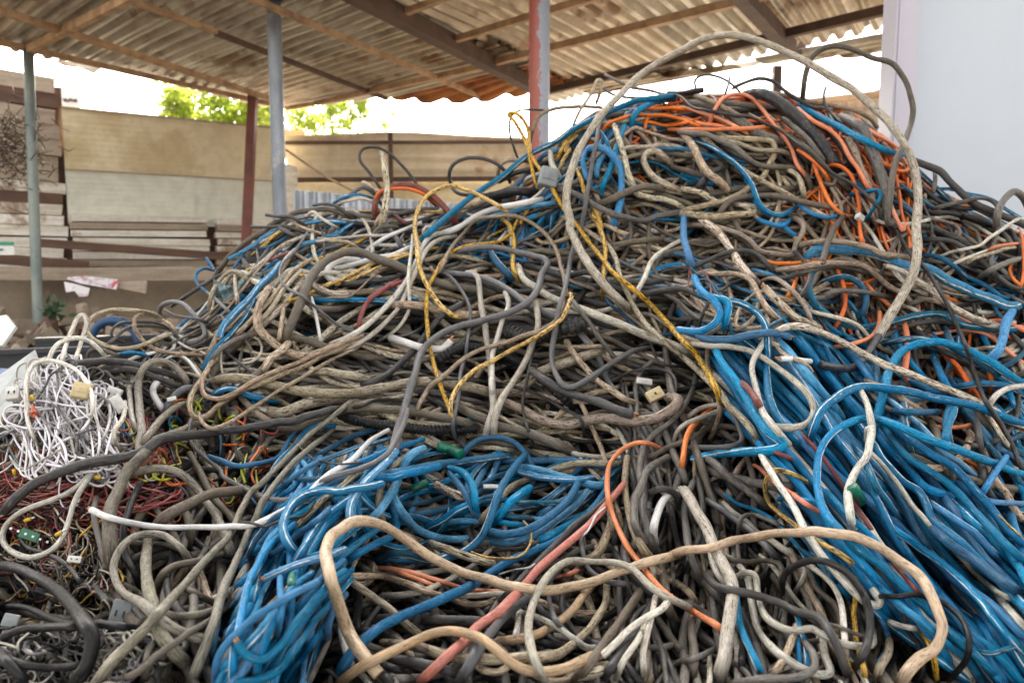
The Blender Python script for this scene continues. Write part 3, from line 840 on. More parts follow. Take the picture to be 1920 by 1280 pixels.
# ---------------------------------------------------------------- cables one can follow in the photograph
# key  width  flags | tile + points ... | what singles it out        (e end visible, s start visible, r ribbed)
TILE = {'A': (0, 0, 2.977), 'B': (640, 0, 2.977), 'C': (1280, 0, 2.977), 'D': (0, 400, 2.977), 'E': (640, 400, 2.977), 'F': (1280, 400, 2.977),
        'G': (0, 850, 2.977), 'H': (640, 850, 2.977), 'I': (1280, 850, 2.977), 'J': (0, 640, 4.571), 'K': (0, 900, 4.571), 'M': (400, 340, 4.571),
        'U': (400, 780, 4.571), 'Q': (1500, 780, 4.571), 'S': (1600, 340, 5.82), 'Z': (0, 0, 1.0)}
DATA = '''
u 50|M 0 830 100 680 220 560 330 480 430 430 500 360 600 320 700 260 820 235 960 230 1080 260 1180 320|climbing the back left ridge in front of the zinc sheet
d 34|M 860 210 980 200 1080 230 1150 280 1230 330|short hump beside the muddy one on the back left ridge
c 34|M 540 300 640 320 720 380 820 420 950 450|cream pink strand crossing the back left ridge
d 36 s|M 455 280 560 300 660 310 740 350 800 390|blunt ended on the very back of the left ridge
d 34|M 330 390 380 390 500 380 600 370 720 410 860 460|with a knotted black end over the left ridge
l 40 s|M 560 395 620 430 700 470 760 490|short stub poking from the back left ridge
b 36 s|M 135 660 250 600 360 530 460 460 560 420|bright length wrapped round the muddy cable at the left ridge
b 40|M 760 370 860 345 980 340 1100 350 1200 350|straight short length along the left ridge top
N 30|M 800 320 850 265 930 320 1030 370 1100 400|bent to a peak on the left ridge
l 36|M 1080 210 1180 110 1280 45 1370 90 1430 170 1480 230|looping in front of the zinc sheet
b 26|M 1030 190 1120 130 1230 110 1340 140 1420 165|thin arc in front of the zinc sheet
N 34|M 1060 210 1160 160 1280 140 1370 190 1440 280|second arc below the blue one by the zinc sheet
g 40|M 1150 270 1300 290 1450 280 1580 270 1750 240 1920 240|running level under the red loop at the back
n 46|M 1290 0 1400 60 1470 130 1490 230 1430 330 1370 430|slanted length behind the red loop
d 20|B 250 1100 215 1055 150 960 105 880 120 830 200 820 270 850 340 920 400 1000 450 1070 540 1160|standing up as a loop against the sheet fence left
r 40|B 185 1260 190 1200 200 1120 240 1070 320 1040 420 1045 500 1090 560 1140 615 1200 680 1290|looping up at the back left of the heap
o 22|B 180 1170 215 1080 290 1055 390 1055 470 1090 520 1140|hugging the inside of the dull red loop
r 40|M 1510 290 1560 300 1620 340 1690 370|short stub below the red loop
l 46|M 1640 620 1570 490 1510 400 1480 320 1520 280 1570 300|bent over beside the red stub
u 40|M 1370 540 1370 460 1420 400 1500 390 1580 400|arched behind the white cable
N 28|M 1800 470 1820 400 1880 400 1920 420|short hook beside the yellow loop
c 40|M 280 860 330 760 450 650 560 570 650 520 760 480 880 470|rising up the left flank below the blue wrap
n 22|M 0 1210 150 1060 280 890 420 720 560 570 640 510|thin straight stick leaning on the left flank
b 36|M 880 500 980 465 1080 430 1130 400 1230 350|joined with a pale sleeve across the left ridge
N 30|M 420 890 560 720 680 590 800 510 920 500 1050 490 1220 480 1400 470 1560 440|long low run from the ridge to the left flank
c 36|M 900 500 1050 510 1150 520 1220 560 1270 620|bending down by the white cable start
b 44|M 730 600 760 560 830 530 900 500|short turned end below the pale sleeve
r 34|M 480 680 560 640 650 610|short run on the left flank
w 36 s|M 1780 340 1640 400 1500 470 1380 540 1280 600|cut end standing out at the left ridge
w 50|M 1000 780 1100 740 1250 700 1400 660 1560 620 1700 560 1780 530|long one under the yellow pair
w 60|M 1250 680 1100 680 1000 740 980 800 1040 850 1160 830|turned in a tight bend beside the brown arch
N 46|M 640 870 740 840 880 820 1000 790 1120 790|running into the white bend
y 34|M 640 850 700 810 800 810|short end left of the brown arch
y 30|M 590 1020 660 1020 730 1000 860 940|lowest short end left of the brown arch
y 34|M 870 940 1000 870 1130 820 1270 750 1400 690 1560 640 1730 600 1920 560|long spotted run, lower of a pair
y 30|M 1050 880 1160 850 1290 790 1440 720 1600 650 1740 610 1860 580|long spotted run, upper of a pair
d 60|M 1060 880 1200 880 1350 850 1500 830 1680 800|thick length under the yellow pair
b 50|M 860 1020 1050 1020 1250 1010 1400 1030 1560 1050|straight dark length below the yellow pair
r 46|M 1260 1260 1270 1120 1330 1000 1430 930 1560 880 1680 850|arched dusty length below the yellow pair
b 30|M 1540 900 1620 960 1720 1000 1800 980|short bend near the spotted ring
n 20|M 880 1040 1000 1000 1160 1000 1260 930 1340 840 1440 770 1560 760|thin wavy strand over the dark blue length
b 18|D 1150 250 1195 320 1140 310 1095 340 1100 390 1150 440 1210 500|thin hook sticking out at the left flank
d 24|D 960 520 1050 450 1150 390 1250 340 1320 330|running along the outline of the left flank
l 22|D 1140 440 1200 480 1260 530 1320 580|thin length below the blue hook
n 26|D 1170 560 1190 450 1230 380 1300 330 1360 350 1400 420|small arch on the left flank
c 24|D 1310 330 1315 420 1330 520|short upright leg of the small arch
n 36|D 1140 860 1190 740 1240 640 1330 540 1420 440 1500 360 1560 290|long one under the blue pair on the left flank
b 38 e|D 1570 280 1530 330 1460 400 1390 480 1310 560 1250 620 1228 690|upper of the two lying down the left flank
b 32 e|D 1420 480 1370 570 1310 640 1240 720 1180 790 1133 875|lower of the two lying down the left flank
n 30|D 1290 700 1400 600 1500 500 1570 400 1650 300 1760 240|running beside the pair of blue cables left
n 30|D 1380 690 1460 600 1540 500 1600 410 1680 320|second beside the pair of blue cables left
g 30|D 1160 880 1220 780 1300 720 1380 690 1430 640|hooked under the blue pair's lower end
u 52|D 1570 760 1610 660 1680 520 1720 420 1760 330 1830 260 1905 225 E 100 220 200 250 330 300 450 350 600 395 750 425 870 445|thick arch rising left of the yellow ring
n 50|E 150 680 0 720 D 1800 770 1680 795 1580 770 1500 710 1440 640 1430 580 1450 500 1500 420|thick U shaped bend at the left middle
n 30|D 1555 730 1575 610 1590 500|short upright one inside the U bend
n 46|D 1460 900 1500 820 1580 760 1620 700|thick short slope under the U bend
w 22|D 1735 470 1760 560 1780 650 1795 740|short upright one left of the centre
b 30|E 0 480 150 490 300 500 420 490|straight one half hidden in the left middle
l 28|M 820 380 700 580 590 700 575 830 640 920 760 990 850 1070 950 1150 1080 1230 1200 1275 E 0 640 100 672 220 690 340 680 430 640 460 600|long S curve across the left middle
N 34|E -60 730 120 640 230 540 330 420 400 300 450 180 500 130 600 110|upper of a pair sweeping to the lower left
N 30|E -60 790 140 690 260 600 350 480 420 330 470 210 540 150 640 130|lower of a pair sweeping to the lower left
N 22|E 390 120 385 260 380 420 375 540 320 640 200 710|thin upright one inside the sweeping pair
r 30|E 100 640 110 560 150 480 230 420 320 370|dusty arch inside the grey sweeping pair
n 50|E 260 520 420 510 560 540 700 560 820 570|thick level one behind the yellow ring
d 52|E 500 330 680 360 820 400 950 450 1050 520 1200 570 1420 600 1600 650|thick long one across the centre
u 36|E 990 215 1100 205 1200 215 1330 210 1480 190 1650 160 1800 140|level run right of the yellow loop
u 36|E 1130 295 1300 250 1450 215 1600 190|second level run right of the yellow loop
d 38|E 1250 390 1300 350 1380 340 1450 370 1530 420 1650 450 1780 440 1905 430 F 100 460 200 480|bent like a low hump right of the slate cable
b 46|E 840 200 880 280 930 340 985 385|stub pointing down inside the beige ring
N 48 s|E 985 300 1020 370 1100 420 1200 480 1320 530 1450 580 1600 640 1740 690 1850 740 1960 800|speckled thick one crossing the centre to the right
l 34|E 540 320 640 330 760 345 850 380 950 440 1050 520 1120 560|dark slate run above the speckled one
d 40|E 60 970 200 930 320 850 420 760 500 650 580 570 680 500 760 465|straight rise through the left middle
g 30|E 350 860 480 820 600 770 720 670 800 620 900 590 1040 590 1090 640|weathered bend in the very centre
w 48 e|E 280 690 370 720 470 750 560 760 612 712|stub with a cut end in the left middle
d 90 rse|E 890 650 980 660 1080 670 1190 650 1280 640 1365 628|ribbed grey conduit in the centre
k 58 r|E 470 880 590 790 680 750 800 750 900 770 990 820 1080 890 1160 960 1240 1020 1320 1080|ribbed black conduit running down the centre
k 58 re|D 1900 1130 E 30 1145 150 1170 300 1190 450 1210 600 1212 760 1215|ribbed black conduit low in the left middle
b 30|E 600 1190 740 1150 860 1140|short end beside the low black conduit
n 62|D 1480 1100 1560 1120 1680 1080 1800 1050 E 0 1035 150 990 300 955 450 940 600 950 750 980 880 1000 1000 960 1100 890 1250 830 1400 780 1500 760|thick long one rising across the middle
u 50|D 1540 1190 1640 1190 1760 1150 E 0 1100 150 1085 300 1090 450 1110 600 1140 760 1190|thick lower one left of centre
n 58|D 1185 930 1300 920 1420 930 1520 960 1640 990 1760 1000 1905 1000 E 130 1000|thick level one at the left middle
n 50|D 1690 900 1800 880 1905 890 E 80 900 160 930|thick short one left of the centre
u 60|E 640 1080 780 1140 900 1180 1050 1220 1200 1280 1300 1330|thick slope below the yellow V
n 62|E 860 1050 1000 1090 1120 1150 1250 1170 1350 1150 1480 1140 1640 1165 1780 1140 1860 1090 1885 1040 1830 1030|thick J shaped end with black tape low in the centre
d 56 e|E 1060 880 1150 940 1300 1010 1450 1070 1625 1112|thick dark stub with frayed end low in the centre
d 30|E 400 990 550 1000 700 1030 830 1060 960 1110|level one above the yellow V
n 24|E 1080 720 1250 740 1450 745 1560 750|rusty level one right of the ribbed conduit
c 38|E 1250 720 1330 830 1420 920 1530 1000 1660 1080|sloping one right of the ribbed conduit
d 20|E 430 910 700 930 900 950 1100 1010 1230 1080 1330 1140 1360 1210 1350 1290|thin long one bending down low in the centre
d 20|E 0 1085 100 1080 180 1050 300 1045 450 1070 560 1080|thin wavy one over the thick beige low left
d 18|E 1500 930 1620 880 1740 870 1840 900 1870 960 1860 1020|thin hoop over the white plugs
d 18|E 1720 680 1740 760 1780 830 1905 855 F 60 860|thin hook right of the centre
b 42|D 1150 1040 1250 990 1400 1010 1560 1050|half hidden one under the beige hairpins
b 40|C 0 980 60 985 120 1010 180 1040|short thick one inside the top of the heap
u 40|C 0 1110 150 1090 300 1060 450 1050 600 1060 660 1060|dusty level one across the top of the heap
c 40|C 0 1050 120 1085 200 1130 250 1180|cracked slope at the left of the top coil
u 34|C -60 940 60 960 160 990 240 1030 300 1080|sloping inside the top coil
d 40|C 60 1080 130 1000 180 960 260 940|dark bend inside the top coil
g 60|C 30 570 120 580 220 620 300 680 400 740 500 780 600 830|thick run over the crown of the heap
n 30|C 0 530 80 540 160 570 260 620 340 660|beige run at the crown left
g 34|C 220 570 350 580 480 590 600 610|grey run just below the crown
n 28|C 490 515 620 540 740 570 860 590 960 620 1040 660 1078 715|yellowish one along the right of the crown
d 74|C 350 525 430 520 500 540 560 580 640 650 720 740 790 830 850 910 900 980|very thick one over the crown
g 34|C 560 660 620 690 700 760 760 850 820 940|grey one beside the very thick dark one
k 40|C 700 670 780 720 860 800 930 900 980 1000|black one right of the very thick dark one
g 62|C 880 660 960 690 1010 730 1050 830 1090 930 1120 1030 1140 1130 1145 1240 F 1130 0|thick one falling down the right of the crown
n 40|C 920 780 980 900 1030 1030 1060 1160 1090 1280|upright one down the right of the top coil
u 44|C 600 760 700 840 780 930 880 1020 960 1090|muddy slope inside the right of the crown
o 22|C -60 610 0 600 100 620 200 650 300 700 390 750|upper of three across the crown
o 22|C -60 640 0 650 100 680 200 700 290 740|middle of three across the crown
o 20|B 1440 770 1480 700 1560 660 1660 640 1780 640 1905 665 C 60 690 140 720|arched over the left of the crown
o 20|B 1640 690 1720 690 1800 705 1900 690 C 100 660|short level one at the left of the crown
o 22|B 1670 610 1760 595 1850 600 1960 620|highest one at the left of the crown
o 20|B 1690 730 1695 690 1710 650|short upright one at the left of the crown
o 24|C 140 725 175 620 220 550 300 525 380 545 440 610 500 690 550 760 600 840 640 920 680 970 710 1030|hooped over the crown and down the coil
o 26|C -80 720 150 722 300 716 480 708|straight level one across the crown
o 25|C 640 610 720 670 820 720 880 780 930 870 980 950 1020 1020 1060 1100|curving down right of the very thick dark one
o 24|C 720 870 750 960 790 1060 830 1140 890 1195 960 1200|bent down inside the right of the top coil
o 24|C 800 905 880 920 940 970 970 1050 985 1180 F 990 60 1000 130 1020 190|falling straight down right of the coil
o 22|C 1010 710 1080 750 1150 790 1210 830|short slope under the white arch
o 24|C 1090 890 1150 930 1210 960 1255 950 1262 905|hook just inside the white arch
o 28|C 1150 1130 1190 1220 1230 1290 F 1240 60 1260 120|upright one left of the white arch leg
o 22|C 640 840 700 880 760 940 830 1040|inner slope of the coil
n 36|C -40 725 150 765 300 770 430 775 500 792 515 850 480 930 440 1000 350 1070 240 1120 120 1150 -20 1180|grey beige loop turning back across the coil
c 36 s|C 100 740 180 820 270 890 360 960 470 1020 580 1080 680 1150 780 1205 880 1235|long cracked slope across the top coil
n 46|C 0 740 60 830 140 950 210 1010 275 1085|thick one falling left in the top coil
n 30|C 200 770 320 800 420 830 540 840 590 865 605 920|upper bend in the top coil
u 32|C 220 820 350 880 450 920 560 940 660 960 710 1020 715 1105|second bend in the top coil
g 26|C 760 1010 840 1030 870 980 930 975 990 990|short hook in the right of the top coil
n 32|C 560 940 640 980 670 1050 680 1110|short bend low in the top coil
u 36 e|C 170 1260 200 1190 270 1120 370 1100 500 1100 620 1115 720 1130 825 1145|arch ending in a cut face across the coil
c 40|C -20 1190 130 1195 260 1205 380 1200 440 1150|curved cracked one at the foot of the top coil
b 30|C 70 790 170 830 260 890 330 960 380 1030 420 1120 470 1180 540 1200 600 1170 640 1140|thin deep U bend in the top coil
b 28|C 640 1140 700 1185 800 1212 880 1200|short tail after the U bend in the coil
b 28|C 390 1215 470 1250 560 1265 600 1230|short curl at the foot of the top coil
b 22|C 910 1100 950 1080 1020 1070 1090 1065 1102 1090 1070 1150 1030 1215 1000 1240|small triangular bend left of the white arch leg
d 30|C 1310 1000 1380 1080 1450 1130 1560 1160 1700 1170 1800 1210 1905 1265|running out to the right edge along the outline
t 36|C 1290 930 1370 1020 1440 1090 1500 1150|thick slope right of the white arch
g 26|C 1410 940 1412 1010 1395 1070 1370 1100|small upright tail against the white cabin
b 22|C 1400 1055 1500 1060 1600 1080 1720 1110 1800 1160 1905 1230|thin arc against the white cabin
b 22|C 1190 1020 1280 1080 1360 1140 1440 1190|thin slope right of the white arch
b 40|C 625 575 700 620 800 680 900 730 1000 790 1100 835 1230 875|scuffed length with a blunt end at the crown right
d 44|C 1230 875 1310 895 1420 940 1500 1010 1560 1080 1620 1130 1720 1170 1830 1220 1960 1280|thick one continuing the scuffed blue to the right edge
k 60|S 720 300 860 330 1000 340 1150 380 1300 430 1480 500|thick one on the right shoulder
g 44|S 740 400 880 410 1020 440 1120 480 1170 560 1120 630 1040 650|curled back on the right shoulder
d 64|S 720 640 900 640 1060 670 1200 740 1320 830 1450 930 1600 1060 1740 1140|thick sloping one on the right shoulder
k 80|S 1150 440 1200 380 1300 400 1420 450 1540 500|taped black lump on the right shoulder
g 50|S 860 310 1000 280 1120 240 1280 210 1450 200 1550 250 1580 330 1570 480 1530 640 1500 760 1490 900 1510 1000 1430 1130|bent down sharply near the right edge
g 44|C 1755 1300 1770 1200 1800 1120 1850 1075 1890 1100 1920 1160|hoop at the right edge of the picture
N 40|S 900 990 1050 930 1200 860 1400 790 1560 740 1700 700 1880 720|long one over the orange at the right edge
N 40|S 960 830 1100 770 1250 740 1380 700 1480 600 1560 540 1680 460 1800 400 1880 400|rising to the right edge
c 46|S 1180 960 1280 860 1440 800 1560 770 1700 730 1880 730|cracked one beside the pale one at right
o 34|S 1440 770 1540 710 1680 690 1860 670|arc near the right edge
o 40|S 1800 520 1850 640 1860 780 1850 950 1830 1100 1820 1220|falling down at the right edge
o 40|S 1760 870 1700 960 1720 1040 1800 1120 1860 1180|small curl at the right edge
g 70|S 1370 1060 1480 980 1600 920 1760 860 1880 840|thick rise at the right edge
d 54|S 1540 1000 1640 1080 1760 1150 1880 1180|slope at the right edge
t 56|S 700 830 840 800 950 830 1080 920 1220 1020 1380 1110 1520 1200 1640 1270 1800 1260|upper of two sweeping right from the white arch
b 60|F 690 330 700 280 720 230 770 205 900 205 1020 220 1140 250 1250 290 1370 310 1480 380 1600 440 1720 480 1820 515 1920 490|long arched one sweeping right at mid height
t 42|F 720 330 700 420 740 500 800 560 900 610 1000 625 1150 600 1300 575 1450 555 1550 600 1700 640 1905 650|ring shaped curve right of centre
t 40|F 780 370 880 355 960 380 1020 430 1030 500 1000 560 940 590|short inner curve of the dark hollow right
o 26|F 860 320 900 400 905 500 870 590 820 670|curving through the dark hollow right of centre
o 26|F 1020 370 1060 440 1130 500 1200 560|slope right of the dark hollow
o 26|F 850 745 950 730 1040 690 1090 620 1100 550|bowl shaped one under the dark hollow
o 26|F 430 250 500 285 600 280 690 265 780 255|level one above the dark hollow
o 24|F 640 330 620 400 570 490|short slope left of the dark hollow
o 28|F 1470 790 1540 860 1590 950 1600 1010|short slope in the right blues
o 26|F 1390 1190 1480 1200 1560 1195 1625 1180|level one low in the right blues
o 36|F 1240 600 1250 700 1245 800 1240 900 1250 980|upright one behind the taped cable end
o 30|F 1700 850 1722 940 1710 1010|short upright one right of the long cream cable
n 34|F 0 80 150 70 280 100 370 150 430 210 520 230 620 230 640 170 670 110 670 60 600 20|wavy one ending in a hook below the coil
c 46|F 100 40 160 90 230 160 290 230 350 310 420 390|speckled slope below the coil
d 30|F 0 330 80 290 150 260 230 220 320 205 400 220 460 270 500 330 470 370|looped ring right of the blue stub
d 30|F 620 220 680 270 715 340 700 420 660 470 580 500|bend left of the dark hollow
g 30|F 510 355 580 358 680 330 800 300 920 300 1010 325 1080 370|level one over the dark hollow
n 32|F 500 310 640 300 780 280 900 275 1010 290 1080 340 1150 400 1240 450 1300 520|long one over the dark hollow
N 32 s|F 1140 285 1230 320 1320 380 1420 450 1520 540 1650 600 1750 630 1850 610|cut end right of centre under the blue arc
c 36|F 1250 390 1340 400 1420 450 1520 530 1640 590 1780 625|reddish stained one right of the thin dark cable
n 38|F 640 180 760 160 900 165 1020 200 1140 240 1260 240|yellowish level one below the coil
u 34 s|F 770 270 800 180 840 90 895 10|short stick with a cut end below the coil
g 30|F 770 470 860 440 960 440 1060 450 1180 470|thin level one in the dark hollow
b 44|F 180 500 240 490 330 510 420 560 470 640 480 760 470 900 480 1020 530 1120 600 1220 680 1310|long drooping one at the bundle's left side
b 46|F 215 670 235 580 240 500 190 480 100 440|short loop at the head of the right bundle
b 46|F -20 640 100 650 180 610 205 560 180 500 100 430 60 360|turned round at the head of the right bundle
b 52|F 150 700 200 800 280 910 340 1010 400 1120 470 1210 560 1290 I 60 20|long one down the left edge of the bundle
b 48 e|F 60 640 110 680 250 692 400 675 520 665 592 690|level one with a worn grey end over the bundle
t 40|F 1090 740 1200 710 1350 700 1480 730 1600 790 1700 850 1820 930|behind the tall blue hoop at right
b 48|F 1050 1260 1090 1120 1120 980 1140 880 1200 780 1300 730 1420 720 1550 750 1680 810 1800 890 1920 960|tall hoop over the right bundle
b 50|F 1680 820 1750 770 1790 690 1810 610 1845 550|bright length rising at the right edge
b 40|F 1500 980 1650 950 1780 960 1905 1010|level one at the right edge
b 44|F 1400 790 1440 900 1500 1000 1550 1060|short slope right of the tall hoop
b 44|F 1480 1280 1470 1160 1500 1080 1580 1060|hook low at the right edge
t 40|F 1190 1110 1300 1110 1430 1105|short pale lined one under the long cream cable
N 38|F 0 720 150 735 330 755 450 810 560 880 650 960 710 1040 730 1110 700 1170 620 1200 500 1190|big bow over the head of the blue bundle
N 38|F 465 700 400 800 385 880 410 1000 440 1100 500 1180 600 1280|drooping one beside the big bow
N 26|F 655 570 670 540 740 550 850 580 940 610 1000 650 1055 730|thin one ending at the black tape
n 32|F 90 340 200 345 330 350 390 380 430 450 480 530 560 620|level then drooping one below the coil
c 44 s|F 455 415 540 500 640 580 720 610 800 670|broken ended slope above the blue bundle
n 30|F 430 390 500 370 580 410 660 480 710 560 715 610 670 635|loop above the blue bundle
N 34|F 520 660 580 640 650 640|short tip beside the worn grey end
c 46|F 560 645 650 640 760 670 880 710 1000 770 1100 820 1250 890 1400 950 1550 1010 1650 1060 1720 1100 1800 1150 1920 1200|very long one crossing all the blue cables at right
N 34|F 1705 1110 1740 1020 1800 980 1920 960|hooked over the right edge
c 28|F 1690 1100 1740 1180 1800 1280 I 1880 0|upright one near the right edge
r 44|F 330 940 400 1020 440 1100|short peek under the blue bundle head
b 50|F 700 1290 740 1180 800 1080 900 1010 1020 975 1150 975 1300 1000 1450 1030 1600 1060 1750 1110 1920 1175|upper hoop over the right bundle
r 46|Q -20 130 120 260 260 440 400 640 500 800 600 950 660 1050|sloping through the right blue bundle
b 70|Q 220 640 320 740 430 860 560 980 700 1130 820 1290|front lower run of the right bundle
b 78|Q 220 20 360 250 520 480 640 680 740 880 860 1090 1000 1290|run beside the red one in the right bundle
b 76|Q 330 200 480 400 560 520 640 680 760 920 840 1090 960 1290|with pale stripe in the middle of the right bundle
t 76|Q 480 250 600 420 660 620 760 760 850 900|greenish length in the right bundle
t 64|Q 560 330 700 470 830 640 920 780 980 920 1060 1060 1140 1210|pale striped greenish one in the right bundle
b 84|Q 500 60 640 250 780 450 880 560 1020 640 1090 760 1130 880 1250 980 1400 1100 1560 1290|wavy one in the right bundle
b 84|Q 640 150 780 300 900 400 980 500 1060 600 1180 660 1290 690|short one ending in the bundle's dark gap
b 80|Q 700 90 880 280 1050 420 1220 560 1360 680 1480 800 1620 950 1780 1120 1960 1280|long upper run of the right bundle
b 84|Q 760 60 960 210 1120 320 1280 430 1420 560 1560 700 1700 860 1860 1040 1980 1180|uppermost run of the right bundle
b 76|Q 1120 740 1240 830 1360 920 1500 1000 1620 1130 1760 1290|lower right run of the bundle
N 52|Q 600 300 740 470 860 620 960 780 1060 900 1160 1010 1280 1120 1420 1260 I 1640 680 1760 770 1860 810|dusty one lying along the right blue bundle
b 84|Q 240 200 300 140 400 80 520 45 640 45 780 70 920 120 1060 180 1240 240 1400 310 1560 370 1720 430 1930 510|lower hoop over the right bundle
b 84|Q 400 60 240 200 180 330 160 480 170 640 200 780 260 900 360 1000 500 1130 640 1290|drooping leg of the lower hoop
b 60|Q 1580 720 1720 740 1930 760|short level one at the right edge below the hoops
b 60|Q 1540 680 1620 560 1720 420 1760 340|crossing slope at the right edge below the hoops
b 70|Q 1250 240 1260 130 1300 30 1330 -60|upright one right of the orange arc
y 20|Q 1660 800 1760 900 1860 1000 1960 1090|thin strand at the bundle's right edge
N 44|F 990 980 1030 1080 1045 1180 1040 1280 Q 600 100 590 220 560 350 470 520 430 640 430 760 460 900 510 1010|wavy thin one hanging over the blue bundle
t 60|I 1400 420 1500 520 1620 600 1760 700 1905 790|run in the shade of the right bundle
b 50|I 1150 380 1300 500 1450 620 1600 760 1720 900 1830 1030 1920 1140|long run to the lower right corner
b 50|I 820 380 960 520 1120 640 1260 780 1400 900 1520 1010 1660 1150 1780 1280|long front run to the bottom edge
b 46|I 1060 700 1200 820 1340 940 1460 1060 1600 1180 1700 1290|frontmost run to the bottom edge
t 36|I 1620 1100 1720 1120 1800 1090 1905 1060|short level one at the lower right corner
u 36|J 750 150 760 100 810 70 880 80 960 110 1040 150|small hump left of the loop tangle
g 24|D 650 755 600 740 640 700 700 650 800 630 900 635 960 650|level grey one through the left loops
d 18|D 690 720 630 690 625 660 660 620 760 605 860 605 940 640 1000 700 960 730|dark ring in the left loops
l 28|D 900 590 890 550 900 520 950 500 1020 510 1080 560 1130 620 1140 680 1080 720 1000 720|pale ring at the right of the left loops
d 18|D 920 540 980 570 1080 590 1200 620|thin one crossing the pale ring
n 24|D 1140 790 1000 780 880 760 790 700 750 630 760 580 810 560 880 580 950 620 990 690|beige ring in the middle of the left loops
n 25|D 960 680 840 720 740 750 650 755 570 730 510 690 485 640 510 580 580 545 700 540 840 552 900 580|widest beige loop left of the heap
N 26|D 340 840 370 730 410 640 440 580 465 568 478 610 455 690 415 820|tall narrow hairpin at the far left
b 40|J 1010 110 1120 90 1200 100 1280 130|short length behind the left loops
N 28|D 265 850 300 750 350 710 430 695 500 715 560 760 605 810|arch behind the white wire nest
d 42|D 430 835 560 818 680 825 800 860 900 890 1000 930 1100 965|upper of two lying right of the white nest
d 40|D 600 900 700 880 820 900 940 940 1060 990|lower of two lying right of the white nest
N 46|J 1130 300 1100 400 1110 520 1130 640 1180 760|short upright piece in the small debris
w 60|J 1420 310 1340 350 1310 420 1350 510 1420 590 1470 640|thick bent piece in the small debris
N 48|J 1060 520 1050 650 990 780 1000 860 1050 930|wavy piece hanging in the small debris
v 42|G 800 100 780 -80 D 790 1230 770 1100 755 980 780 880 840 830 920 830 990 870 1040 930 1040 1010|tall arch right of the white nest
l 40|D 880 1180 920 1110 950 1050 1000 1000 1060 980 1150 1000|blue grey bend right of the tall arch
v 62|U 0 0 J 1230 860 1290 780 1380 680 1480 590 1580 540 1700 540|thick limb leaning right of the tall arch
l 44|J 1640 660 1620 760 1640 860 1700 940 1800 1030 1900 1110 U 80 500 200 580 330 640 460 700 580 720 700 710|long smooth curve into the left blue fan
b 44|U -40 340 80 380 200 410 330 400 460 380 560 340 640 220 720 120|U bend behind the long diagonal pair
d 60|G 0 370 60 280 160 190 300 120 450 70 600 30 760 0 D 900 1250 1050 1235 1200 1220 1350 1205 1500 1185 1620 1165 1750 1120 1920 1085|very long one crossing from the left edge to the centre
k 40|K 90 380 160 480 240 570 380 620 520 680 620 760 680 860 720 960|curving down left of the brown loops
k 30|K 180 270 300 240 420 180 520 100|short slope among red wires
N 34|G 540 70 470 150 400 200 300 250 180 290 70 350 20 420 20 490 80 550 180 580 270 545 330 490 370 400 410 280 470 170 545 80|long pear shaped loop over the red wires
v 50|G 740 130 800 100 900 85 1000 110 1080 170 1150 260 1210 360 1260 480 1310 620|arch inside the brown loops
u 42|G 1060 0 1120 100 1200 250 1290 360 1340 480|slope right of the brown loops
k 70|K 1200 20 1130 180 1080 340 1060 500 1070 640 1140 780 1200 930|dark length behind the brown loops
u 62|G 860 440 900 370 980 310 1080 270 1200 240 1300 222 1380 215|thick rise among the brown loops
u 44|G 880 770 900 680 960 630 1050 600 1150 580 1260 570|hook at the right of the brown loops
u 40|G 540 250 525 350 555 480 600 600 650 690|narrow upright left of the brown loops
u 76|G 840 -40 780 20 700 100 650 200 610 320 610 430 620 550 650 660|very thick limb hanging left of the brown loops
u 40|G 1020 740 1100 790 1180 830 1230 845|short slope right of the brown ring
v 46|G 930 880 1020 910 1120 900 1220 865|lowest sag of the brown loops
v 72|G 835 480 815 600 820 720 850 870 900 1000 960 1100 1060 1180|thick upright through the brown ring
v 46|G 1060 600 1000 520 920 460 840 450 750 470 680 530 640 620 650 700 700 780 780 830 870 900 980 980 1100 1030 1210 1050|large open ring at the lower left
u 36|G 820 1190 830 1100 870 1040|short upright at the lower left
u 44|G 790 1290 830 1170 920 1090 1000 1040 1120 960 1200 900|slope at the lower left bottom
u 44|G 680 1250 740 1230 800 1190 860 1150|short tail at the lower left bottom
k 44|G 0 870 140 860 260 900 400 950 600 955 780 970|level black one at the far lower left
k 48|G -20 1050 120 980 300 970 500 965|second level black one at the far lower left
k 48|G 0 1100 100 1170 300 1200 450 1180 520 1150|sagging black one at the bottom left corner
k 64|G -20 1110 60 1170 140 1250 180 1310|black one cutting the bottom left corner
k 66|G -20 635 60 640 140 655 240 700 350 790 440 890 500 980 515 1080 480 1190 400 1300|huge hook sweeping round the lower left
b 46|U 520 640 660 540 800 450 1000 350 1200 270 1400 220 1600 160|upper edge of the left blue fan
b 60|U 480 560 560 380 700 240 800 130 900 90 1060 80|short arc behind the thick diagonal pair
b 60|U 600 800 800 640 1000 520 1200 440 1420 330 1600 260 1800 200|long run of the left fan under the slate curve
t 50|U 900 330 1040 240 1200 170 1400 120|dusty short one at the head of the left fan
w 60|U 390 920 520 850 640 780 780 690 900 580 1000 490 1110 420 1210 360 1300 260 1360 200 1500 120|long one running down through the left blue fan
b 62|U 290 1290 360 1080 500 880 700 740 880 640 1060 560 1240 510|left most run of the left fan
b 70|U 370 1290 480 1080 620 920 820 800 1000 660 1160 580|second run of the left fan
c 60|U 660 960 760 880 880 760 960 680 1080 590 1200 510 1320 470|mottled one across the left fan
b 72|U 640 1290 760 1130 900 930 1040 800 1200 700 1360 560|middle run of the left fan
b 60|U 480 1190 600 1120 720 1010 860 900 1000 780|short run of the left fan
b 70|U 700 1250 900 1180 1100 1050 1250 960|front run of the fan under the tan bend
b 70|U 1020 1270 1160 1160 1280 1060 1400 980|scuffed run right of the tan bend
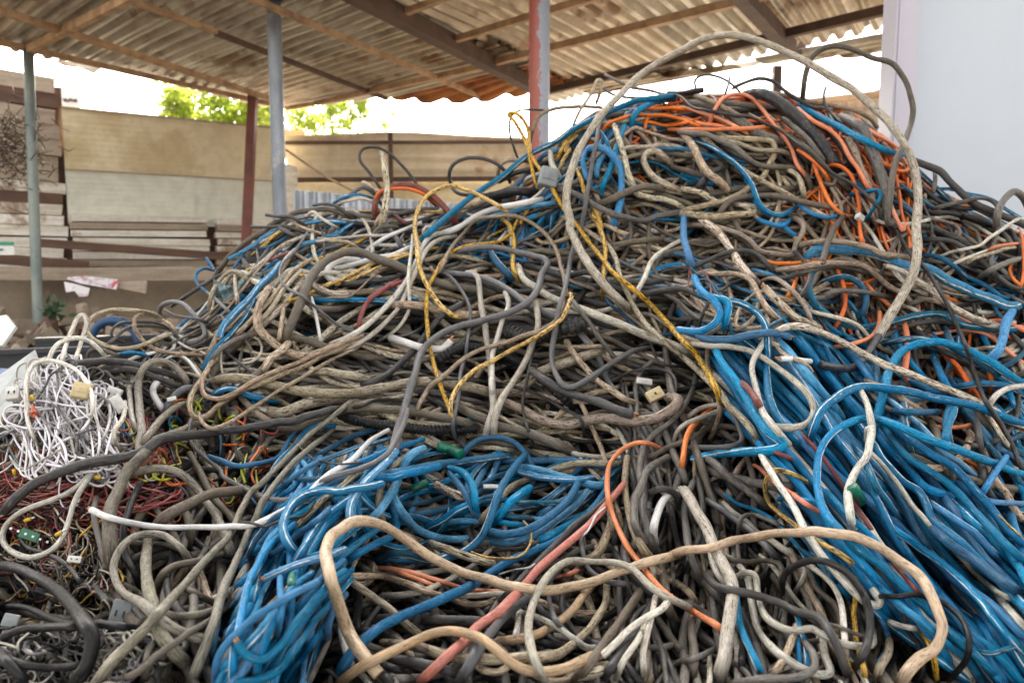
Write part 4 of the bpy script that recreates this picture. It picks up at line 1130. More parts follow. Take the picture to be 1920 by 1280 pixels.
b 66|U 1120 1280 1250 1180 1400 1090 1530 1020 1560 900 1530 780 1560 660|hook right of the tan bend
b 76|U 1190 1010 1170 880 1180 740 1240 620 1330 500 1480 400 1580 320|worn pale arch at the head of the left fan
b 74|U 1280 920 1400 820 1480 700 1550 580 1600 450 1700 320 1800 270|bright curve crossing the head of the left fan
b 34|G 1190 1180 1205 1000 1225 850 1260 710 1310 610|left edge run of the fan at the bottom
b 44|G 1290 1290 1300 1100 1340 900 1380 740 1450 600 1530 490 1640 390|long inner run of the fan at the bottom
b 46|G 1400 1290 1440 1150 1500 980 1560 860 1640 740 1740 660|inner run right of it at the bottom
b 46|G 1480 1290 1560 1150 1640 1000 1740 850 1860 720 1960 640|outer run of the fan at the bottom
b 42|G 1560 640 1570 760 1575 880 1550 1010|short upright one in the fan
b 48|G 1250 1290 1400 1270 1560 1220 1640 1120 1720 1000 1830 860 1960 700|lowest bend of the left fan
b 50|G 1200 1280 1220 1130 1290 1030 1400 930 1550 840 1700 750 1800 690 1920 600|striped front run of the left fan
b 50 s|G 1335 1050 1380 1120 1470 1145 1560 1080 1640 960 1740 830 1830 720 1920 650|striped hook at the bottom of the left fan
b 48 s|G 1480 685 1600 640 1740 590 1920 530|short striped end across the left fan
b 46|G 1830 1060 1830 960 1860 860 1920 780|short bend under the tan cable leg
b 44|H 800 400 740 340 690 230 600 110|drooping leg in the blue centre
b 46|H 210 120 330 110 480 80 640 50 800 30 960 20|long level one at the top of the blue centre
b 46|H 600 90 680 110 735 180 750 300 770 380|drop in the middle of the blue centre
c 50 s|H 520 170 600 210 690 250|stub with open end in the blue centre
b 46|H 960 60 1120 90 1250 130 1400 180 1540 165|level one right in the blue centre
b 46|H 1000 100 1120 125 1280 140 1420 130|second level one right in the blue centre
b 54|H 840 410 900 330 970 260 1050 195|short straight stub in the blue centre
b 44|H 430 430 540 380 640 320 740 270|straight cross piece in the blue centre
b 48|H 290 230 330 330 400 410 500 460 620 480 740 470|left bowl of the blue centre
b 48|H 800 490 920 495 1050 455 1180 385 1290 300 1370 210|lower bowl of the blue centre
b 48|H 800 430 920 452 1060 415 1180 345 1270 260 1320 170|striped upper bowl of the blue centre
b 46|H 1060 500 1180 450 1300 380 1400 300 1490 180|striped straight run right of the bowls
b 50|H 200 600 340 580 480 590 600 580 720 510 800 420 850 300 900 180 960 90 1040 0|long curve down through the blue centre
N 34|H 230 790 350 790 480 760 620 700 720 640 800 570 870 510|thin straight one crossing low in the middle
t 50|H 200 580 320 560 440 580 560 600|scuffed blue and white short length
c 50|H 500 500 640 550 760 590 900 620|weathered level one in the lower middle
o 30|H 160 632 300 640 420 670 560 710 700 750 830 765 945 760|long level one in the lower middle
o 26|H 300 650 400 690 520 730|short one below the long orange
o 26|H 1190 700 1260 670 1340 640|short peek by the grey hoop
n 46|H 50 710 180 800 300 900 420 990 540 1050|slope at the bottom middle left
n 38|H 60 680 240 690 400 740 560 790 700 840 860 830|slim level one in the lower middle
N 36|H 620 800 760 790 900 780 1000 800|slim pale level one in the lower middle
d 60|H 420 900 560 930 720 940 860 960|thick level one in the lower middle
n 54|H 1500 300 1490 420 1430 530 1380 580 1280 620|bend under the pink cable's top
n 54|H 230 1060 450 1080 600 1120 820 1150 1000 1140 1180 1120 1300 1060 1420 940 1480 820 1475 690|wide bowl at the bottom middle
a 54|H 860 1050 1000 1030 1150 970 1260 890 1340 800 1400 740|curve rising at the bottom middle
n 46|H 740 1170 800 1220 880 1230 960 1180 1030 1140|small bowl at the bottom middle
N 40|H 990 880 1060 900 1200 970 1280 1030 1380 1090 1470 1070|slope toward the cut white end
N 36|H 1000 860 990 960 960 1060|short upright at the bottom middle
d 60|H 220 1120 400 1160 560 1200 700 1250|thick slope at the very bottom middle
n 44|H 250 1060 380 1060 520 1090|short level one at the bottom left middle
l 34|H 1330 440 1340 540 1380 640 1470 700 1560 730 1660 735|slate hook right of the pink cable
l 32|H 1170 700 1160 800 1190 920 1260 1000|short slate drop by the grey hoop
n 44|H 1590 20 1580 140 1590 260 1620 400 1690 540 1740 600|rusted upright right of the orange loop
g 52|H 1690 -40 1665 80 1675 220 1700 350 1730 470 1770 570|upright one right of the orange loop
g 48|H 1820 20 1730 80 1690 160 1640 260 1630 380 1680 500|second upright one right of the orange loop
w 48|H 1750 500 1740 430 1770 320 1830 240 1920 215|bent over pale one right of the orange loop
d 40|H 1700 250 1780 200 1860 230 1880 330|dark hoop right of the orange loop
u 56|H 1790 620 1800 760 1820 860 1880 960|brown drop below the tan cable
u 60|H 1300 1280 1440 1100 1560 920 1680 740|thick dark slope at the bottom centre right
d 60|H 1440 1290 1560 1120 1660 960 1760 820|second thick slope at the bottom centre right
N 40|H 1520 1290 1580 1160 1650 1050 1700 940|pale slope at the bottom centre right
N 38|H 1690 1290 1690 1180 1700 1060 1740 900 1760 800|pale upright at the bottom centre right
N 40 s|H 1730 730 1740 670 1725 615|short stub standing on the tan cable
g 56|I 120 90 240 130 380 160 520 180 640 180|thick level one below the dark hollow
g 50|I 140 40 200 80 270 140 350 200 430 260 520 310|slope at the top of the lower right
d 40|I 0 700 60 560 100 420 110 300 90 180 60 100|drooping one left of the cream trunk
g 44|I 60 160 0 300 20 440 60 600 120 740|grey drop left of the cream trunk
N 38|I 150 500 160 600 200 690 260 760|short bend on the cream trunk
N 40|I -20 200 60 300 120 390 150 480|pale slope to the cream trunk head
g 40|I 160 270 240 340 330 420 420 480|slope right of the cream trunk
N 38|I 230 270 320 350 430 450 520 500 600 560 680 640|long slope right of the cream trunk
l 40|I 140 250 220 310 300 370 380 420 460 510 560 600|slate slope right of the cream trunk
b 28|I 180 190 300 270 420 320 520 380 620 480 700 600 760 740 790 850|slim one right of the cream trunk
b 26|I 620 500 700 560 780 640 850 690|short slim one beside the yellow
b 28|I 530 270 560 245 640 250 740 285|slim hook under the cracked beam
o 28|I 400 60 430 75 520 160 600 220 680 280 765 320|slope at the left of the right bundle
r 30|I 480 -20 560 10 640 40|dull one under the bow of the white cable
y 30|I 710 170 640 130 570 100 500 100 465 170 480 260 540 330 620 400 720 470 830 540 930 600 1000 650|hooked one left of the right blue bundle
y 30|I 960 620 965 760 960 900 965 1020 980 1100 1010 1200 1015 1300|upright one at the bottom right
y 30|I 860 1020 910 1140 940 1260|short upright one at the bottom right
y 36|I 1330 1000 1390 1100 1430 1290|second upright one at the bottom right
n 46|I 600 540 660 680 720 800 780 920 840 1060 880 1180|weathered straight one in the bottom right
u 40|I 700 640 760 760 850 850 880 960 880 1080|brown droop in the bottom right
N 36|I 690 620 800 700 870 800 905 950 915 1160|pale droop in the bottom right
g 40|I 160 780 170 900 200 1040 225 1160|short one crossing behind the cream trunk
d 44|I 480 900 540 960 600 1040 640 1130|dark drop in the bottom right
c 44|I 460 1260 540 1180 600 1080 640 960|cracked short rise in the bottom right
u 48|I 60 1290 70 1120 50 980 80 880|brown drop at the bottom left of the trunk
g 34|I 0 1180 80 1140 180 1080|slope at the trunk foot
b 42|I 300 780 325 950 380 1090 450 1250|bright drop right of the cream trunk
b 34|I 640 900 690 1050 690 1200 700 1290|bright drop in the bottom right
b 34|I 640 1000 650 1150 640 1290|second bright drop in the bottom right
b 34|I 1060 860 1130 960 1145 1060 1100 1150 1030 1205|bright C shaped bend at the bottom right
n 50|I 1080 1280 1100 1190 1150 1110 1160 1040|gnarled short one at the bottom right
d 30|I 1240 900 1280 1020 1330 1100 1340 1200 1300 1290|dark drop inside the tan hook
N 36|I 1130 930 1220 960 1320 980|short pale level one inside the tan hook
r 30|I 1130 560 1250 700 1350 800 1450 880|dull one sloping inside the right bundle front
N 48|I 430 -20 500 100 570 230 640 370 720 490 790 590 870 680 950 770 1030 840 1090 850 1105 820 1070 750 1030 690|long cracked beam ending in a hook
N 44|I 230 560 340 660 380 800 410 960 500 1080 620 1180 760 1240 825 1225 800 1120 790 1020|long swing below the tan cable
N 42|I 270 720 350 670 400 680 420 780 470 920 600 985 720 970 780 1000 900 1050 1050 1060 1060 980|wavy one through the bottom right
g 26|I 800 940 920 980 1040 1030|thin bridge at the bottom right
g 46|I 280 1275 480 1262 650 1250 740 1200 730 1130 650 1050|hook at the bottom edge right of the trunk
u 32|I 180 560 260 590 350 605 480 600 550 630 550 720 580 790|brown wavy one under the tan cable
g 26|I 320 590 310 460 330 360 400 340 500 380 590 425|pinkish grey hoop above the tan cable
N 30|I 630 780 670 700 680 650 630 630 590 660|small curl under the tan cable
'''
TOP = '''
o 12|Z 1276 893 1281 850 1290 812 1312 785 1345 766|short bright arc right of the centre bottom
N 30|F 0 1160 40 1120 100 1085 180 1070 240 1080 E 1880 1200 1850 1280|hoop over the short orange arc
n 32|F 130 1290 190 1180 210 1080 190 1000|drop under the white hoop
l 30|F 180 950 230 1010 250 1100 300 1180 320 1270 I 40 -40|slate strand beside the yellow tail
c 34|E 1230 20 1460 150 1500 190 1540 260 1560 350 1600 440 1640 530 1700 620 1800 710 1905 800 F 120 910 200 990 260 1080 330 1150 390 1220 420 1290|long pale one beside the long yellow
N 28 s|E 1895 155 1810 210 1740 280 1680 380 1600 515|milky stiff length over the yellow cable
g 28|E 1140 410 1230 440 1290 500 1360 590 1440 700 1520 800 1605 885|straight stick crossing the ribbed conduit
N 38|E 700 330 760 350 775 450 790 560 810 650 815 760 830 880 845 1000 855 1080 830 1180 800 1290|left upright of three in the centre
N 32|E 915 440 935 510 900 590 870 690 840 820 840 960 855 1050|middle upright of three in the centre
N 40|E 1085 490 1095 600 1060 730 1010 860 950 960 890 1050 860 1150 860 1290|right upright of three in the centre
d 18|E 1080 730 1050 850 1020 980 1020 1100 1040 1200 1075 1290|thin upright beside the three pale ones
l 22|E 540 330 600 350 660 420 710 520 715 620 700 760 670 880 650 980 630 1080 625 1200 655 1280|thin long one hanging through the yellow V
n 26|B 870 1010 880 930 920 895 990 895 1050 905 1100 950|low hump against the sheet fence
d 23|B 610 1030 600 990 620 930 690 890 780 885 860 910 910 950 940 1020|hoop against the sheet fence
d 23|B 600 1030 640 1075 720 1090 820 1085|short lower limb of the hoop by the fence
k 60|B 800 1100 900 1085 1000 1075 1090 1080|taped bunch left of the grey box
n 24|B 1050 820 1055 780 1070 720 1110 650 1180 615 1300 600 1450 595|arching over in front of the peeling post
d 16|B 990 890 960 820 940 740 945 665 980 625 1050 620 1160 620|thin loop in front of the peeling post
n 22|B 1290 700 1350 590 1410 490 1428 450 1450 450 1448 510 1425 580|sharp spike at the left of the crown
g 20|B 1470 425 1560 465 1620 490 1720 500 1800 520 1900 540|slim one standing off the crown left
d 18|B 1460 490 1500 520 1600 545 1700 550 1800 540 1920 545|thin one skimming the crown left
k 34 s|C 115 510 40 512 -80 520|short black stub on the crown
d 16|C 72 490 70 450 100 425 160 420 230 440 290 480 325 515|thin arc above the crown
d 16|C 235 530 255 470 264 428|tiny spike on the crown
d 24 s|C 285 497 350 465 430 450 510 465 560 500 640 550 720 590 810 605|blunt one standing off the crown right
g 16|C 800 490 790 520 795 580 840 640 890 690|thin curl at the crown right
b 36|B 1610 740 1640 640 1700 590 1770 560 1860 548|short bend at the left of the crown
b 34|B 1450 1130 1480 1000 1530 880 1560 760 1575 700|straight drop left of the coil
b 46|B 1370 860 1400 830 1480 840 1540 910 1565 1000 1565 1100 1530 1220 1490 1290|thick bow left of the top coil
b 34|B 1400 1060 1360 960 1350 880 1380 820|inner curve left of the top coil
b 34|B 1420 1010 1430 930 1470 870|short drop behind the thick blue bow
b 30|B 1090 930 1120 880 1180 850 1250 830|short end behind the grey box
d 34|B 880 1010 960 970 1060 940 1160 900|dark length beside the long blue run
y 26|B 1190 930 1230 830 1280 750 1350 710 1400 690|short rise right of the grey box
y 24|B 1200 990 1240 900 1280 830 1250 850 1260 800 1300 760 1350 720|twisted one right of the grey box
y 26|B 1310 920 1340 1010 1370 1100 1420 1180 1450 1280 E 1400 0 1440 80 1470 180 1470 300 1460 400 1455 480|long drop left of the coil
y 22|B 1130 1100 1060 1150 1000 1250 E 1000 30 950 110 900 150 800 165 700 180 620 220 550 290 510 360 480 450 475 560 490 680 505 780 540 900 580 1030 625 1140|spotted one crossing the beige ring and down to the V
y 26|E 880 30 930 60 950 110 960 200 960 300 985 380|short spotted drop inside the beige ring
N 36|B 1165 820 1170 900 1200 960 1230 1010|upright pale one behind the grey box
c 36|B 1525 700 1560 820 1590 930 1610 1020 1640 1090 1720 1115 1800 1120 1920 1165|black speckled elbow left of the coil
n 42|B 1920 1080 1800 1020 1720 960 1690 890 1710 855 1760 850 1800 880 1860 930|thick crook at the left of the coil
u 44|B 1420 1150 1480 1130 1560 1080 1660 1045 1760 1040 1840 1065|thick hump at the left of the coil
g 38|B 1170 1050 1280 1080 1360 1120 1440 1170 1560 1200 1680 1220 1800 1200 1920 1180|long sag below the coil's left
g 36|C -20 735 60 740 130 745 C 240 800 330 860 430 920|slope in the upper coil
b 28|B 1250 1130 1150 1135 1040 1155 940 1185 820 1215 740 1270|half scuffed one left of the yellow loop
w 36|B 1120 1100 1000 1130 880 1160 780 1200 680 1260 560 1310|long one beside the half scuffed blue
b 36|B 440 1330 500 1275 640 1170 760 1080 880 1000 1000 905 1120 825 1250 750 1400 675 1520 610 1640 565 1760 545 1860 540|long straight run climbing the left flank to the crown
n 27|E 500 300 530 330 600 210 680 110 760 40 870 15 980 20 1080 60 1160 140 1210 240 1240 360 1240 480 1210 580 1120 650 1000 690 880 730 760 770 660 830 570 910 520 950 470 1010 430 1080 430 1165|great round ring in the middle of the heap
l 32|B 1460 640 1430 720 1410 850 1390 1000 1370 1120 1340 1270 E 1310 110 1280 220 1260 320 1240 420 1210 520 1190 650 1180 780 1200 890 1250 960 1320 960 1420 900 1520 830 1620 770 1720 740|very long one dropping from the crown to a J bend
y 28|E 1255 460 1280 455 1260 520 1230 580 1150 650 1040 720 940 780 840 840 740 890 660 950 610 1030 605 1110 650 1190|right arm of the yellow V
l 42|E 280 1330 330 1170 370 1030 400 930 430 850 470 760 560 680 680 620 800 590 940 560 1040 500 1090 420 1110 340 1145 280 1130 258 1080 250 980 220 880 200 780 195 680 215 610 250|great lazy S through the centre of the heap
y 27|B 960 1210 870 1150 790 1110 700 1065 610 1045 530 1060 460 1110 420 1190 412 1280 E 420 130 430 250 460 370 500 450 560 530 640 575 710 578|black spotted arch left of centre
n 32|D 2020 705 1800 800 1700 860 1550 920 1430 960 1330 1000 1220 1070 1150 1120 1090 1130 1065 1080 1075 1000 1120 920 1170 850 1220 790|outer hairpin at the left middle
n 28|D 2020 680 1800 775 1650 840 1500 900 1400 950 1300 1010 1200 1030 1140 1010 1130 940 1160 870|inner hairpin at the left middle
c 23|D 2020 735 1760 870 1600 960 1480 1040 1380 1100 1260 1170 1180 1200 1130 1170 1110 1110|thin lowest hairpin at the left middle
N 26|D 200 1290 160 1180 150 1050 150 920 180 850 250 820 340 830 420 870 470 930 505 1010 510 1100 490 1170|standing ring round the white wire nest
w 18|D 470 1010 500 1000 560 1010 610 1060 615 1140 590 1220 555 1275|thin pink edged loop right of the white nest
v 66|U 1180 -120 1000 20 860 130 720 260 560 420 420 560 330 650 G 1300 430 1150 600 1000 760 870 900 760 1030 640 1160 520 1300|very long thick diagonal at the lower left
v 64|U 1040 80 860 250 680 420 560 560 440 720 380 860 320 980 260 1120 190 1290 G 1060 1290|thick diagonal right beside the longest one
w 36 s|G 510 308 620 350 750 390 900 410 1080 415 1250 410 1400 400 1530 355|bare cut end lying across the brown loops
d 18|U 700 230 770 290 850 350 960 390 1080 410 1250 400 1400 370|thin one with a silver tip over the left fan
l 56|U 1660 -60 1620 100 1560 220 1500 320 1400 400 1250 460 1100 500 960 560 880 600|broad end of the lazy S over the left fan
d 30|U 220 910 330 910 440 945 540 910 660 870 780 840 860 760 920 670|thin wavy strand across the left fan
b 80|U 1440 580 1240 605 1080 620 940 620 820 640 700 720 630 820 600 920 610 1010 660 1110 740 1190|big open hook on the left fan
b 80|U 1410 510 1500 520 1640 490 1780 450 1930 430|striped one crossing above the tan bend
b 54|H -20 1260 60 1110 150 1020 280 930 420 860 560 800 700 740 820 670 960 600 1080 550 1200 490 1340 390 1420 300 1490 190|long striped one rising across the bottom middle
d 48|H 860 860 970 740 1090 610 1200 500 1300 400 1420 310 1560 200|dark one lying along the pink
l 50|H 640 1290 760 1110 860 980 960 880 1080 780 1200 660 1290 580|slate one below the pink
p 54|H 410 1300 540 1180 680 1050 760 970 870 890 960 790 1080 670 1200 560 1310 460 1400 370 1500 260 1580 170|thick straight diagonal at the bottom middle
w 12|H 1515 255 1480 290 1420 340 1370 430 1300 490|thin white strand beside the pink
w 12|H 870 682 960 650 1060 630 1100 580|thin white curl left of the pink
y 14|H 730 540 820 575 930 580 1010 560 1055 500 1060 430 1020 370|thin yellow core wire under the blue bowls
N 72|I 20 200 120 380 180 500 235 640 270 760 262 900 235 1050 200 1290|thick cream trunk standing in the lower right
d 52|I 130 690 180 745 260 762 400 780 520 820 640 880 760 920 830 1000 880 1100 950 1270|long one curving over the cream trunk
d 48|I 580 790 560 740 560 680 600 630 680 595 780 590 880 640 960 720 1020 830 1040 940 1020 1080 940 1220|hoop right of the cream trunk
k 36|I 1060 795 1220 800 1350 800 1470 840 1560 930 1600 1030 1590 1150 1520 1230 1440 1300|thin hoop at the bottom right corner
N 44 s|H 1450 1120 1530 1050 1620 970 1720 900 1790 850 1830 790|cut end pointing down at the bottom centre
o 12|Z 1240 838 1205 827 1170 838 1146 868 1142 900 1148 955 1180 1030 1240 1100 1310 1150 1362 1182|large bow in the lower centre
a 60 e|H 1905 550 1700 610 1560 660 1400 710 1280 740 1130 760 960 745 830 710 700 670 560 610 430 540 320 460 230 400 140 375 60 380 0 410 G 1840 450 1815 540 1830 640 1860 760 1905 900 H 60 1040 120 1130 200 1235|double bend with a cut end at the bottom left of centre
a 60|H 1840 570 I 0 548 150 525 300 480 500 445 700 436 850 440 960 460 1080 510 1200 580 1300 670 1380 780 1430 900 1440 1000 1400 1080 1320 1130 1260 1200 1210 1300|broad hook over the lower right
a 58|H -20 1290 120 1180 260 1110 400 1050 520 1005 640 990 740 1010 840 1080 940 1160 1040 1200 1180 1210 1300 1170 1400 1120|humped one along the bottom edge
N 44|H 1940 860 1800 790 1700 720 1620 640 1540 605 1400 600 1270 610 1170 670 1090 780 1050 900 1045 1020 1080 1160 1150 1300|tall smooth hoop at the bottom centre
y 27|B 1090 1050 1070 960 1050 870 1045 800 1040 720 1010 660 960 625 925 640 960 680 1020 780 1070 880 1150 1000 1230 1150 1320 1275 E 1330 100 1420 210 1500 310 1600 400 1700 490 1800 580 1905 700 F 60 760 130 880 190 990 228 1068|longest one looping up before the post and down to the right
d 22|C -40 530 0 550 50 600 130 620 250 640 380 655 460 690 560 750 650 810 720 860 780 920 850 975 940 1020 1020 1080 1090 1160 1150 1220 1190 1275 F 1110 -20 1180 70 1240 170 1290 250 1360 320 1420 420 1490 540 1560 690 1610 830 1640 920 1700 1060 1780 1190 1840 1290 I 1905 130|thin long one hanging from the crown to the right edge
c 13|Z 716 281 722 310 728 345 723 385 716 425|upright stick like length standing against the sheet fence
b 15|Z 1284 400 1282 430 1283 455 1292 485 1306 512|stub standing upright with red and blue cores beside it
r 9|F 60 260 40 320 30 400 40 460|thin red core wire by the blue stub
r 9|F 70 290 130 340 155 420 150 490|second thin red core wire by the blue stub
b 9|F 55 440 60 400 90 370 150 380 190 440 260 500|thin blue core wire by the blue stub
'''
AIR = '''
u 34|F 1190 -10 C 1155 1250 1165 1100 1190 900 1240 780 1280 660 1285 560 1250 450 1200 380 1130 340 1040 320 940 275 860 260 780 280 720 330 685 420 670 520 665 580|arch standing up in front of the white cabin
'''
BIG = 'E 1620 550 1560 490 1480 410 1400 310 1320 180 1270 60 B 1290 1270 1260 1150 1260 1050 1285 940 1330 830 1400 720 1470 620 1560 520 1650 430 1790 340 C 0 280 120 220 250 200 400 225 550 280 700 350 850 440 950 500 1060 600 1150 690 1240 820 1290 950 1310 1100 1300 1270 F 1310 200 1290 330 1230 460 1150 590 1080 710'
BIGTAPE = 'F 1092 690 1060 750 1000 830 950 868 870 866 770 848'
BIGTIP = 'F 785 851 700 836 620 820 550 812'

def parse(s):
    out = []; t = None; buf = []
    for tok in s.split():
        if tok in TILE: t = TILE[tok]
        else:
            buf.append(float(tok))
            if len(buf) == 2:
                out.append((t[0] + buf[0] / t[2], t[1] + buf[1] / t[2])); buf = []
    return np.array(out), None
def first_scale(s): return TILE[s.split()[0]][2]

def end_core(parent, p, d, r, mat, name='conductor'):
    """a few bare strands of the conductor in a cut end"""
    mb = MB()
    d = d / np.linalg.norm(d)
    a = np.cross(d, [0, 0, 1.0]); a /= np.linalg.norm(a) + 1e-9; b = np.cross(d, a)
    for k in range(4):
        q = p + (a * math.cos(k * 1.57 + .4) + b * math.sin(k * 1.57 + .4)) * r * .45 * (k > 0)
        mb.tube([q - d * r * .6, q + d * r * .6, q + d * r * (.8 + .2 * k)], r * .27, 7)
    o = mb.build(name, mat, None)
    o.parent = parent; o.location = o.location - parent.location
    return o
M_COPPER = plain_mat('dull_copper', (.42, .22, .12), (.25, .15, .09), 40, .45, .6)

LABELS = {}
def hero(line, lift=0.0):
    head, coords, phrase = line.split('|')
    h = head.split(); key, W = h[0], float(h[1]); flags = h[2] if len(h) > 2 else ''
    P, _ = parse(coords)
    wpx = (.79 if coords.strip()[0] == 'Q' else .88) * W / first_scale(coords.strip())
    path = spline(P, STEP)
    path = wander(path, min(2.2, .12 * wpx + .6), 55)
    if len(path) > 24: path = wander(path, 1.0, 24)
    rib = 'r' in flags
    CUR[0] = len(LAID)
    pts, r = drape(path, wpx / 2, stiff=1.1, dive=('s' not in flags, 'e' not in flags), lift=lift)
    if rib:
        L = np.concatenate([[0], np.cumsum(np.linalg.norm(np.diff(pts, axis=0), axis=1))])
        ll = np.linspace(0, L[-1], int(L[-1] / (r * .105)))
        pts = np.stack([np.interp(ll, L, pts[:, i]) for i in range(3)], 1)
        for i in range(3): pts[:, i] = mov(pts[:, i], 9, np.mean)
    arr = tube_arrays(pts, r, 14 if wpx > 14 else 10, corr=rib)
    LAID.append((arr, key, flags, phrase.strip(), pts, r, rib, wpx))

LAID = []

# ---------------------------------------------------------------- nests of thin wires at the left
def nest(name, poly, cnt, palette, wpx, L, ang, spread, curl, label, cat, seed, kink=.0):
    rs = np.random.RandomState(seed)
    P = np.array(poly, float); lo, hi = P.min(0), P.max(0)
    by = {}
    for q in range(cnt):
        for _ in range(100):
            x, y = rs.uniform(lo[0], hi[0]), rs.uniform(lo[1], hi[1])
            if inpoly(x, y, poly): break
        h = math.radians(ang + rs.normal(0, spread)) + (math.pi if rs.rand() < .5 else 0)
        pp = [(x, y)]; kap = 0
        st = 7.0
        for i in range(int(rs.uniform(.5, 1.2) * L / st)):
            kap = .8 * kap + rs.normal(0, curl)
            if rs.rand() < kink: h += rs.normal(0, 1.1)
            h += kap * st
            nx, ny = pp[-1][0] + math.cos(h) * st, pp[-1][1] + math.sin(h) * st
            if not inpoly(nx, ny, poly):
                c = P.mean(0); h += .5 * math.sin(math.atan2(c[1] - ny, c[0] - nx) - h)
            pp.append((nx, ny))
        w = rs.uniform(*wpx)
        pts, r = drape(spline(np.array(pp), STEP), w / 2, stiff=2.0, dive=(True, rs.rand() < .7))
        by.setdefault(palette[rs.randint(len(palette))], []).append(tube_arrays(pts, r, 6))
    keys = list(by)
    parts = [(*a, keys.index(k)) for k in keys for a in by[k]]
    o = mesh_obj(name, parts, [CM[k] for k in keys])
    return tag(o, label, cat, kind='stuff')
CM['R'] = cable_mat('thin_red_wire', (.22, .03, .02), (.22, .08, .055), .4, .2, .45, vary=.3)
CM['W'] = cable_mat('thin_white_wire', (.74, .71, .75), (.48, .43, .46), .4, .3, .4, vary=.06)
CM['G'] = cable_mat('thin_green_yellow_wire', (.40, .44, .02), (.30, .31, .05), .4, .2, .42, vary=.15)
nest('red_wire_tangle', [(-30, 860), (60, 845), (180, 860), (260, 830), (330, 900), (330, 960), (200, 985), (60, 985), (-30, 960)], 210, 'RRRRRRrk', (2.4, 4.5), 170, 160, 24, .005, 'tangle of thin dark red wires under the white wire nest', 'wires', 4)
nest('white_wire_nest', [(8, 800), (60, 740), (100, 700), (150, 690), (215, 760), (222, 850), (175, 885), (90, 880), (12, 870)], 125, 'WWWWWNwlW', (2.6, 4.6), 210, 62, 28, .0055, 'nest of bright white flat wires with pink edges at the far left', 'wires', 6, kink=.03)
nest('grey_wire_tangle', [(0, 960), (210, 970), (215, 1130), (90, 1140), (0, 1080)], 190, 'nkkdNkcury', (2, 4), 90, 70, 60, .03, 'tangle of thin dusty wires and terminals at the lower left', 'wires', 8, kink=.06)
nest('pale_wire_tangle', [(-20, 1190), (160, 1170), (300, 1200), (260, 1300), (-20, 1300)], 110, 'lNlkgl', (3, 5), 150, 20, 60, .03, 'tangle of thin blue grey wires in the bottom left corner', 'wires', 9)
nest('debris_wire_tangle', [(230, 730), (420, 760), (560, 850), (480, 940), (330, 930), (240, 850)], 95, 'GkdkNGobkR', (3, 5), 80, 20, 60, .03, 'scatter of short thin coloured wires in the small debris at left', 'wires', 10, kink=.05)

CUR[0] = -1
dl_ = DATA.strip().split('\n')
up_ = [q for q in dl_ if q.startswith('o ') and ('|C' in q or '|B' in q)]      # the orange loops lie over the crown
for ln in [q for q in dl_ if q not in up_] + up_ + TOP.strip().split('\n'):
    hero(ln)
for ln in AIR.strip().split('\n'):
    hero(ln, lift=.05)
CUR[0] = -2

# the great white arch with its black tape and cut tip: one cable with parts
def seg(coords, wpx0, wpx1, key, name, parent, lift, dive, stiff=1.2):
    P, _ = parse(coords)
    path = wander(spline(P, STEP), 1.2, 80)
    pts, r = drape(path, (wpx0 + wpx1) / 4, stiff=stiff, dive=dive, lift=lift)
    arr = tube_arrays(pts, r, 16)
    return pts, r, arr
pts, r, arr = seg(BIG, 12, 15, 'N', 'cable', None, .10, (True, False))
CM['A'] = cable_mat('off_white_pvc', (.47, .43, .355), (.30, .25, .18), .7, .7, .42, vary=.02)
arch = mesh_obj('cable', [(*arr, 0)], [CM['A']], origin=pts[len(pts) // 2])
tag(arch, 'great off white cable arching over the heap top to a black taped end', 'cable', 'cables of the scrap heap')
endp = pts[-1]; enddir = pts[-1] - pts[-4]
P, _ = parse(BIGTAPE); path = wander(spline(P, STEP), 1.0, 30)
tp, tr = drape(path, 7.5, stiff=1.0, dive=(False, False))
k = np.linspace(1, 0, len(tp))[:, None] ** 1.5
tp = tp + k * (endp - enddir / np.linalg.norm(enddir) * .02 - tp[0])
SEED[0] += 3
ta = tube_arrays(tp, tr, 14)
rng = np.random.RandomState(3)
M_TAPE = plain_mat('black_tape', (.022, .022, .026), (.05, .05, .055), 60, .32, bump=.002)
ta_v = ta[0] + rng.normal(0, tr * .05, ta[0].shape)
o = mesh_obj('tape_wrap', [(ta_v, ta[1], ta[2], 0)], [M_TAPE], parent=arch, origin=tp.mean(0))
P, _ = parse(BIGTIP); path = spline(P, STEP)
tq, tr2 = drape(path, 5.2, stiff=1.0, dive=(False, False), mark=False)
tq = tq + np.linspace(1, 0, len(tq))[:, None] ** 1.0 * (tp[-1] - tq[0]) * np.array([0, 1, 0])
o = mesh_obj('bare_tip', [(*tube_arrays(tq, tr2, 12), 0)], [CM['w']], parent=arch, origin=tq.mean(0))
mbx = MB(); dd = tq[-1] - tq[-4]; dd /= np.linalg.norm(dd)
for q in range(3):
    off = np.array([0, 0, (q - 1) * tr2 * .55]); mbx.tube([tq[-1] + off - dd * .01, tq[-1] + off + dd * (.012 + .006 * q)], tr2 * .25, 6)
o = mbx.build('core_wire', M_COPPER, None); o.parent = arch; o.location = o.location - arch.location

